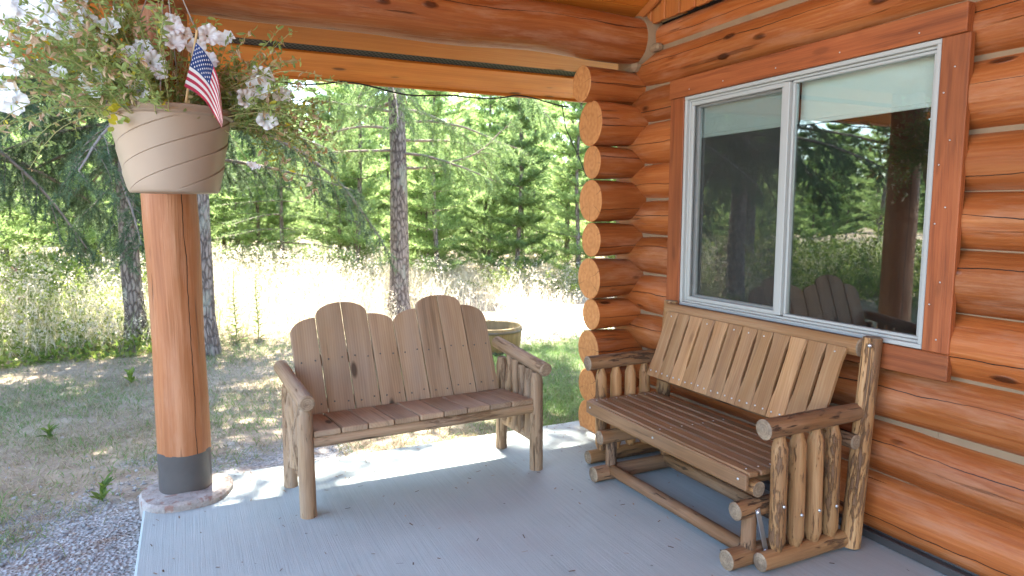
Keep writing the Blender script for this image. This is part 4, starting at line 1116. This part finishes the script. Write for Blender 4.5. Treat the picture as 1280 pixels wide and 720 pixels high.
def young_conifer(seed, H, nw, blen, mat, up=.35, tuft=.13, wd=.02, per=9, name='young_pine', droop=-.3):
    q = np.random.default_rng(seed); random.seed(seed)
    t_ = thing(name, 'x', 'tree')
    b_ = MB(); b_.tube([Vector((.04*math.sin(z*1.3+seed), .03*math.sin(z+seed*2), z)) for z in np.linspace(-.1, H, 12)], [.055*(H/6)*(1-.92*k/11) for k in range(12)], 8, cmi=0)
    NP = []; ND = []
    for w in range(nw):
        z = .35+(H-.5)*(w/nw)**.95
        L = blen*(1-.9*(z/H))**.8*(.75+.25*min(1, z/1.2))
        nb_ = q.integers(5, 8); a0 = q.uniform(0, 6.3)
        for k in range(nb_):
            az = a0+2*PI*k/nb_+q.uniform(-.3, .3); Lb = L*q.uniform(.6, 1.15)
            pts, ds = curve_pts((0, 0, z), (math.cos(az), math.sin(az), up*.4), Lb, 7, q, droop, .08)
            b_.tube([Vector(p) for p in pts], [.010*(Lb/1.2)*(1-.8*i/7)+.002 for i in range(8)], 4, caps=(0, 0))
            for i in range(2, 8):
                for sgn in (-1, 0, 1):
                    if sgn == 0: p2 = pts[i-1]; e2 = pts[i]; dd = ds[i]
                    else:
                        sdv = np.cross(ds[i], [0, 0, 1]); dd = ds[i]*.8+sdv*sgn*q.uniform(.5, 1)+np.array([0, 0, up*.5]); dd /= np.linalg.norm(dd)
                        p2 = pts[i-1]; e2 = p2+dd*Lb*.28*q.uniform(.6, 1.2)*(1-.4*i/8)
                    m_ = per
                    f = q.random(m_)[:, None]
                    NP.append(p2*(1-f)+e2*f); ND.append(np.tile(dd*.9+np.array([0, 0, up*.4]), (m_, 1))+q.normal(size=(m_, 3))*.45)
    b_.build('trunk', ['bark'], t_)
    P = np.concatenate(NP); D = np.concatenate(ND)
    V, F = needles(P, D, tuft, wd, q)
    raw('crown', V, F, mat, t_, pv=np.repeat(np.clip(q.normal(.5, .24, len(F)), 0, 1), 3))
    return t_
def copy_tree(o):
    c = o.copy(); COL.objects.link(c)
    for ch in list(o.children):
        d = ch.copy(); COL.objects.link(d); d.parent = c
    return c
yp = [young_conifer(20+i, (5.2, 6.0, 4.4, 6.8, 5.5)[i], (13, 15, 11, 16, 14)[i], (1.15, 1.3, 1.2, 1.4, 1.0)[i], 'needle_light' if i < 4 else 'needle_mid', per=13) for i in range(5)]
fir = young_conifer(40, 5.5, 17, 1.9, 'needle_mid', up=.05, tuft=.07, wd=.012, per=12, name='young_fir', droop=.25)
used = set(); rk = random.Random(3)
def plant_copy(pr, x, y, s_, label, group):
    o = pr if pr.name not in used else copy_tree(pr)
    used.add(pr.name)
    o.location = (x, y, float(gz(x, y))); o.rotation_euler = (rk.uniform(-.03, .03), rk.uniform(-.03, .03), rk.uniform(0, 6.3)); o.scale = (s_*rk.uniform(.9, 1.1), s_*rk.uniform(.9, 1.1), s_)
    tag(o, label, 'tree', group)
placed = []
def ok(x, y, d):
    for (a, b_) in placed:
        if math.hypot(a-x, b_-y) < d: return False
    placed.append((x, y)); return True
n1 = 0; tries = 0
while n1 < 185 and tries < 9000:
    tries += 1
    az = R(rk.uniform(-38, 66)); d = 14.8+18*rk.random()**1.2
    x, y = math.sin(az)*d, math.cos(az)*d
    if x > 2.3 and y < 8: continue
    if not ok(x, y, 1.05): continue
    plant_copy(yp[n1 % 5], x, y, rk.uniform(.8, 1.35), 'slender young pine in the bright thicket beyond the meadow', 'young pines beyond the meadow'); n1 += 1
n2 = 0
while n2 < 95 and tries < 20000:
    tries += 1
    az = R(rk.uniform(-50, 70)); d = rk.uniform(36, 60)
    x, y = math.sin(az)*d, math.cos(az)*d
    if not ok(x, y, 2.0): continue
    plant_copy(yp[n2 % 5], x, y, rk.uniform(1.3, 2.3), 'taller pine in the woods behind the young thicket', 'taller pines behind the thicket'); n2 += 1
plant_copy(fir, 1.9, 15.5, 1.0, 'spreading dark green young fir at the back of the meadow', None)

# far woods that read as one mass
q = np.random.default_rng(99); NP = []; ND = []
for i in range(170):
    az = R(q.uniform(-62, 76)); d = q.uniform(58, 95); H_ = q.uniform(8, 15); m_ = 700
    zz = H_*(1-np.sqrt(1-q.random(m_)*.97)) ; r_ = (1-zz/H_)*H_*.17*np.sqrt(q.random(m_))+.1; a_ = q.uniform(0, 6.3, m_)
    NP.append(np.stack((math.sin(az)*d+r_*np.cos(a_), math.cos(az)*d+r_*np.sin(a_), zz), -1)); ND.append(np.stack((np.cos(a_), np.sin(a_), -.1*np.ones(m_)), -1))
V, F = needles(np.concatenate(NP), np.concatenate(ND), 1.3, .55, q)
ob = raw('far_forest', V, F, 'needle_mid', pv=np.repeat(np.clip(q.normal(.5, .25, len(F)), 0, 1), 3)); tag(ob, 'far green woods beyond the pines', 'forest', kind='stuff')

# leafy bushes
def bush(seed, h, r, mat, nl, ls, name='leafy_bush'):
    q = np.random.default_rng(seed); t_ = thing(name, 'x', 'bush'); b_ = MB(); V = []; F = []; Pv = []
    ns_ = int(26*r/.6)
    for i in range(ns_):
        az = q.uniform(0, 6.3); d = (math.cos(az)*q.uniform(.1, .9), math.sin(az)*q.uniform(.1, .9), 1)
        pts, ds = curve_pts((q.normal()*r*.3, q.normal()*r*.3, 0), d, h*q.uniform(.6, 1.15), 9, q, .5, .13)
        b_.tube([Vector(p) for p in pts], [.006-.0005*k for k in range(10)], 4, caps=(0, 0))
        for k in range(2, 10):
            for _ in range(nl):
                leaf_quad(pts[k]+q.normal(size=3)*.03, q.normal(size=3)+np.array([0, 0, .3]), q.normal(size=3)+np.array([0, 0, 1.5]), ls*q.uniform(.6, 1.3), ls*.5, (V, F, Pv), float(np.clip(q.normal(.5, .25), 0, 1)), .4)
    b_.build('stems', ['twig'], t_)
    raw('foliage', np.array(V), np.array(F), mat, t_, pv=np.array(Pv))
    return t_
bp = [bush(60, 1.1, .6, 'leafy', 7, .065), bush(61, .9, .7, 'leafy', 7, .06), bush(62, 1.3, .6, 'leafy', 7, .07)]
dead = bush(63, 1.9, .5, 'deadleaf', 2, .06, 'dry_shrub'); dead.location = (-2.75, 9.6, -.08); tag(dead, 'dry shrub with pinkish brown leaves at the left edge', 'shrub')
bpos = [(-3.3, 11.2, 1), (-2.4, 11.6, .9), (-1.7, 11.0, .75), (-1.4, 12.4, 1), (-4.2, 12.0, 1.1), (-2.9, 13.2, 1.1), (-.6, 12.2, .8), (-5.2, 10.6, 1.1), (-6.2, 12.2, 1.2), (-3.9, 10.0, .8), (-5.8, 9.0, 1.1), (-7.4, 10.5, 1.2), (-4.9, 7.4, .8), (-7.0, 7.8, 1.1), (-8.6, 9.2, 1.2), (-6.5, 6.0, 1.0)]
for i, (x, y, s_) in enumerate(bpos):
    pr = bp[i % 3]; o = pr if pr.name not in used else copy_tree(pr); used.add(pr.name)
    o.location = (x, y, float(gz(x, y))); o.rotation_euler = (0, 0, rk.uniform(0, 6)); o.scale = (s_, s_, s_*rk.uniform(.8, 1.1))
    tag(o, 'yellow green leafy bush in the sunny thicket left of the lawn', 'bush', 'leafy bushes on the left')
for i, (x, y, s_) in enumerate([(6.6, 11.6, .8), (7.4, 12.0, .75), (5.8, 12.6, .7)]):
    o = copy_tree(bp[i]); o.location = (x, y, float(gz(x, y))); o.scale = (s_, s_, s_*.8)
    tag(o, 'low green bush beyond the pale track beside the cabin corner', 'bush', 'low bushes by the track')
# two mullein-like stalks
def stalk(x, y, h, label, seed):
    q = np.random.default_rng(seed); t_ = thing('weed_stalk', label, 'weed', (x, y, float(gz(x, y)))); V = []; F = []; Pv = []
    MB().tube([Vector((.01*math.sin(k), .01*math.cos(k*1.3), h*k/8)) for k in range(9)], [.009-.0007*k for k in range(9)], 6, caps=(0, 0)).build('stem', ['petstem'], t_)
    for i in range(46):
        z = h*.97*(i/46)**.8; L = .15*(1-z/h)+.03; az = i*2.4
        leaf_quad(np.array([0, 0, z]), np.array([math.cos(az), math.sin(az), .55]), np.array([0, 0, 1.]), L, L*.33, (V, F, Pv), q.uniform(0, .7), .6)
    raw('leaves', np.array(V), np.array(F), 'leafy', t_, pv=np.array(Pv))
stalk(.52, 9.35, .95, 'leafy green weed stalk beside the stout fir trunk', 1)
stalk(.80, 9.45, 1.02, 'second taller leafy weed stalk right of the stout fir trunk', 2)

# grass, meadow and gravel: uncountable stuff
def fbm(x, y, s_):
    return (np.sin(x*s_*1.0+1.7*np.sin(y*s_*.8+2))+np.sin(y*s_*1.3+1.3*np.sin(x*s_*.9)+1)+.5*np.sin((x+y)*s_*2.3+3)+.5*np.sin((x-1.4*y)*s_*3.1))/3
def free(x, y):
    slab = (x > -.32) & (y < 4.46)
    house = (x > 2.5) & (y < 4.5)
    tubm = np.hypot(x-3.24, y-7.35) < .34
    ft = np.hypot(x+.062, y-4.165) < .27
    return ~(slab | house | tubm | ft)
def blades(name, x, y, h, w, lean, mat, pv, q, label):
    n_ = len(x); z = gz(x, y)
    az = q.uniform(0, 2*PI, n_); s_ = np.stack((np.cos(az), np.sin(az), np.zeros(n_)), -1)*(w/2)[:, None]
    la = q.uniform(0, 2*PI, n_); ll = lean*q.uniform(.2, 1, n_)
    dirv = np.stack((np.cos(la)*ll, np.sin(la)*ll, np.ones(n_)), -1); dirv /= np.linalg.norm(dirv, axis=1, keepdims=True)
    bend = np.stack((np.cos(la), np.sin(la), -.3*np.ones(n_)), -1)*(h*ll*.45)[:, None]
    p = np.stack((x, y, z-.005), -1); mid = p+dirv*(h*.55)[:, None]; tip = p+dirv*h[:, None]+bend
    V = np.stack((p-s_, p+s_, mid+s_*.8, mid-s_*.8, tip), 1).reshape(-1, 3)
    o = (np.arange(n_)*5)[:, None]
    F = np.concatenate((o+np.array([[0, 1, 2]]), o+np.array([[0, 2, 3]]), o+np.array([[3, 2, 4]])))
    ob = raw(name, V, F, mat, pv=np.repeat(pv, 5)); tag(ob, label, 'grass', kind='stuff'); return ob
q = np.random.default_rng(77)
def lawn_pts(n_, x0, x1, y0, y1):
    x = q.uniform(x0, x1, n_); y = q.uniform(y0, y1, n_); k = free(x, y); return x[k], y[k]
x, y = lawn_pts(430000, -6.5, 7.5, 3.4, 9.8)
green = np.clip(.36+.34*fbm(x, y, 1.6)+.22*fbm(x, y, 5.0)+.75*np.clip((x-1.75)/.7, 0, 1)*np.clip((8.1-y)/.8, 0, 1), 0, 1)
dirtm = np.exp(-(((x-.75)/1.0)**2+((y-5.35)/.45)**2))+.8*np.exp(-(((x-.5)/.5)**2+((y-7.6)/.5)**2))
gravm = np.clip((4.75+.55*(x+.3)+.5*fbm(x, y, 1.3)-y)/.5, 0, 1)*(x < .9)
track = np.clip((x-2.2)/1.0, 0, 1)*np.exp(-(((y-8.9)/.75)**4))
dens = np.clip(.55+.45*fbm(x, y, 2.7)+.3*green, .12, 1)*(1-.92*np.clip(dirtm, 0, 1))*(1-.985*gravm)*(1-.93*track)
k = q.random(len(x)) < dens*np.clip(1.25-(np.hypot(x, y)-4)/9, .35, 1)
x, y, green = x[k], y[k], green[k]
pv = np.clip(np.where(q.random(len(x)) < green, q.uniform(.5, 1, len(x)), q.uniform(0, .35, len(x))), 0, 1)
blades('lawn_grass', x, y, q.uniform(.025, .075, len(x))*(1+.6*green), q.uniform(.003, .007, len(x)), 1.6, 'lawn', pv, q, 'patchy short lawn grass, partly dried to straw')
# meadow of tall dry weeds
n_ = 90000
az = np.radians(q.uniform(-48, 62, n_)); d = 9.2+q.random(n_)**1.5*14; x, y = np.sin(az)*d, np.cos(az)*d
edge = 9.4+.5*fbm(x, y, .9)+np.where(x > 2.8, 1.2, 0)
k = (y > edge) & (q.random(n_) < np.clip(.75+.6*fbm(x, y, 1.1), .15, 1)) & ~((x > 2.6) & (y < 4.5))
x, y = x[k], y[k]
gr = np.clip(.30+.35*fbm(x, y, .7)-.09*(x-.5), .05, .8)
pv = np.where(q.random(len(x)) < gr, q.uniform(.55, .85, len(x)), q.uniform(0, .5, len(x)))
hh = q.uniform(.35, 1.0, len(x))*np.clip(1.0-.02*(x-1)**2*(x > 1), .62, 1)*np.clip((y-edge[k])*.8+.35, .3, 1)
blades('meadow_grass', x, y, hh, q.uniform(.006, .011, len(x)), .55, 'meadow', pv, q, 'tall dry straw coloured meadow weeds in full sun')
# seed heads
k = q.random(len(x)) < .30; sx, sy, shh = x[k], y[k], hh[k]
P = np.repeat(np.stack((sx, sy, gz(sx, sy)+shh*q.uniform(.85, 1.12, len(sx))), -1), 7, 0); P = P+q.normal(size=P.shape)*np.array([.03, .03, .045])
V, F = needles(P, q.normal(size=P.shape)+np.array([0, 0, .6]), .035, .02, q)
ob = raw('seed_heads', V, F, 'meadow', pv=np.repeat(np.where(q.random(len(F)) < .5, q.uniform(.9, 1, len(F)), q.uniform(0, .3, len(F))), 3)); tag(ob, 'pale seed heads over the dry meadow', 'grass', kind='stuff')
# leafy undergrowth low at the left of the meadow
n_ = 26000
x = q.uniform(-11, 0.0, n_); y = 8.9+q.random(n_)**1.3*6+.3*fbm(x, x, 1.2); 
z = gz(x, y)+q.random(n_)**1.4*(.25+.75*np.clip((-x)/3, 0, 1))*np.clip((y-8.8)*.8, .15, 1)
P = np.stack((x, y, z), -1); V, F = needles(P, q.normal(size=P.shape)*[1, 1, .5]+np.array([0, 0, .5]), .075, .045, q)
ob = raw('undergrowth', V, F, 'leafy', pv=np.repeat(np.clip(q.normal(.55, .25, len(F)), 0, 1), 3)); tag(ob, 'leafy yellow green undergrowth at the lawn edge', 'undergrowth', kind='stuff')
# small green weeds in the gravel, one thing each
def weed(x, y, h, label, seed):
    qq = np.random.default_rng(seed); V = []; F = []; Pv = []
    for i in range(int(qq.integers(9, 22))):
        a_ = qq.uniform(0, 6.3); e = qq.uniform(.3, 1.3); leaf_quad(np.array([0, 0, h*qq.uniform(0, .6)]), np.array([math.cos(a_)*math.cos(e), math.sin(a_)*math.cos(e), math.sin(e)]), np.array([0, 0, 1.]), h*qq.uniform(.25, .75), h*qq.uniform(.1, .24), (V, F, Pv), qq.uniform(0, .6), .5)
    o = raw('weed', np.array(V), np.array(F), 'leafy', pv=np.array(Pv)); o.location = (x, y, float(gz(x, y))); tag(o, label, 'weed')
weed(-.50, 4.42, .16, 'upright green weed in the gravel beside the post footing', 1)
weed(-.98, 5.9, .14, 'small green weed tuft on the dry lawn left of the post', 2)
weed(-.55, 7.5, .20, 'broad leaved bright green weed in front of the left fir', 3)
# gravel stones
n_ = 15000
x = q.uniform(-3.2, -.30, n_); y = q.uniform(1.6, 6.0, n_)
k = (q.random(n_) < np.clip((4.95+.5*(x+.3)+.5*fbm(x, y, 1.3)-y)/.8, .03, 1)*np.clip(.6+.5*fbm(x, y, 3.1), .2, 1)) & free(x, y); x, y = x[k], y[k]; n_ = len(x)
ico = np.array([(0, 0, 1), (.9, 0, .35), (.28, .85, .35), (-.73, .53, .35), (-.73, -.53, .35), (.28, -.85, .35), (.73, .53, -.3), (-.28, .85, -.3), (-.9, 0, -.3), (-.28, -.85, -.3), (.73, -.53, -.3)])
itri = np.array([(0, 1, 2), (0, 2, 3), (0, 3, 4), (0, 4, 5), (0, 5, 1), (1, 6, 2), (2, 7, 3), (3, 8, 4), (4, 9, 5), (5, 10, 1), (2, 6, 7), (3, 7, 8), (4, 8, 9), (5, 9, 10), (1, 10, 6)])
sz = .0045+.012*q.random(n_)**2.2
sc3 = q.uniform(.6, 1.4, (n_, 1, 3))*np.array([1, 1, .65])*sz[:, None, None]
V = ico[None]*(1+q.normal(size=(n_, 11, 1))*.16)*sc3
a_ = q.uniform(0, 6.3, n_); ca, sa_ = np.cos(a_)[:, None], np.sin(a_)[:, None]
V = np.stack((V[..., 0]*ca-V[..., 1]*sa_, V[..., 0]*sa_+V[..., 1]*ca, V[..., 2]), -1)
V += np.stack((x, y, gz(x, y)+sz*.25), -1)[:, None]
F = (itri[None]+(np.arange(n_)*11)[:, None, None]).reshape(-1, 3)
ob = raw('gravel', V.reshape(-1, 3), F, 'stone', pv=np.repeat(np.clip(q.normal(.5, .22, n_), 0, 1), 11)); tag(ob, 'loose grey gravel beside the porch slab', 'gravel', kind='stuff')

# litter on the slab: dry needles and specks
n_ = 420
x = q.uniform(-.25, 2.9, n_); y = np.where(q.random(n_) < .6, 4.42-q.exponential(.25, n_), q.uniform(1.6, 4.4, n_)); k = (y > 1.4) & (np.hypot(x+.062, y-4.165) > .26); x, y = x[k], y[k]; n_ = len(x)
a_ = q.uniform(0, 6.3, n_); L = q.uniform(.006, .035, n_); wd_ = q.uniform(.0012, .004, n_)
d = np.stack((np.cos(a_)*L, np.sin(a_)*L, 0*a_), -1); e = np.stack((-np.sin(a_)*wd_, np.cos(a_)*wd_, 0*a_), -1); p = np.stack((x, y, .003+0*x), -1)
up_ = np.array([0, 0, .003])
V = np.stack((p-e, p+e, p+d+e+up_, p+d-e+up_), 1).reshape(-1, 3); F = np.arange(4*n_).reshape(-1, 4)
ob = raw('needle_litter', V, F, 'litter', pv=np.repeat(q.random(n_), 4)); tag(ob, 'dry needles and specks of litter on the slab', 'litter', kind='stuff')
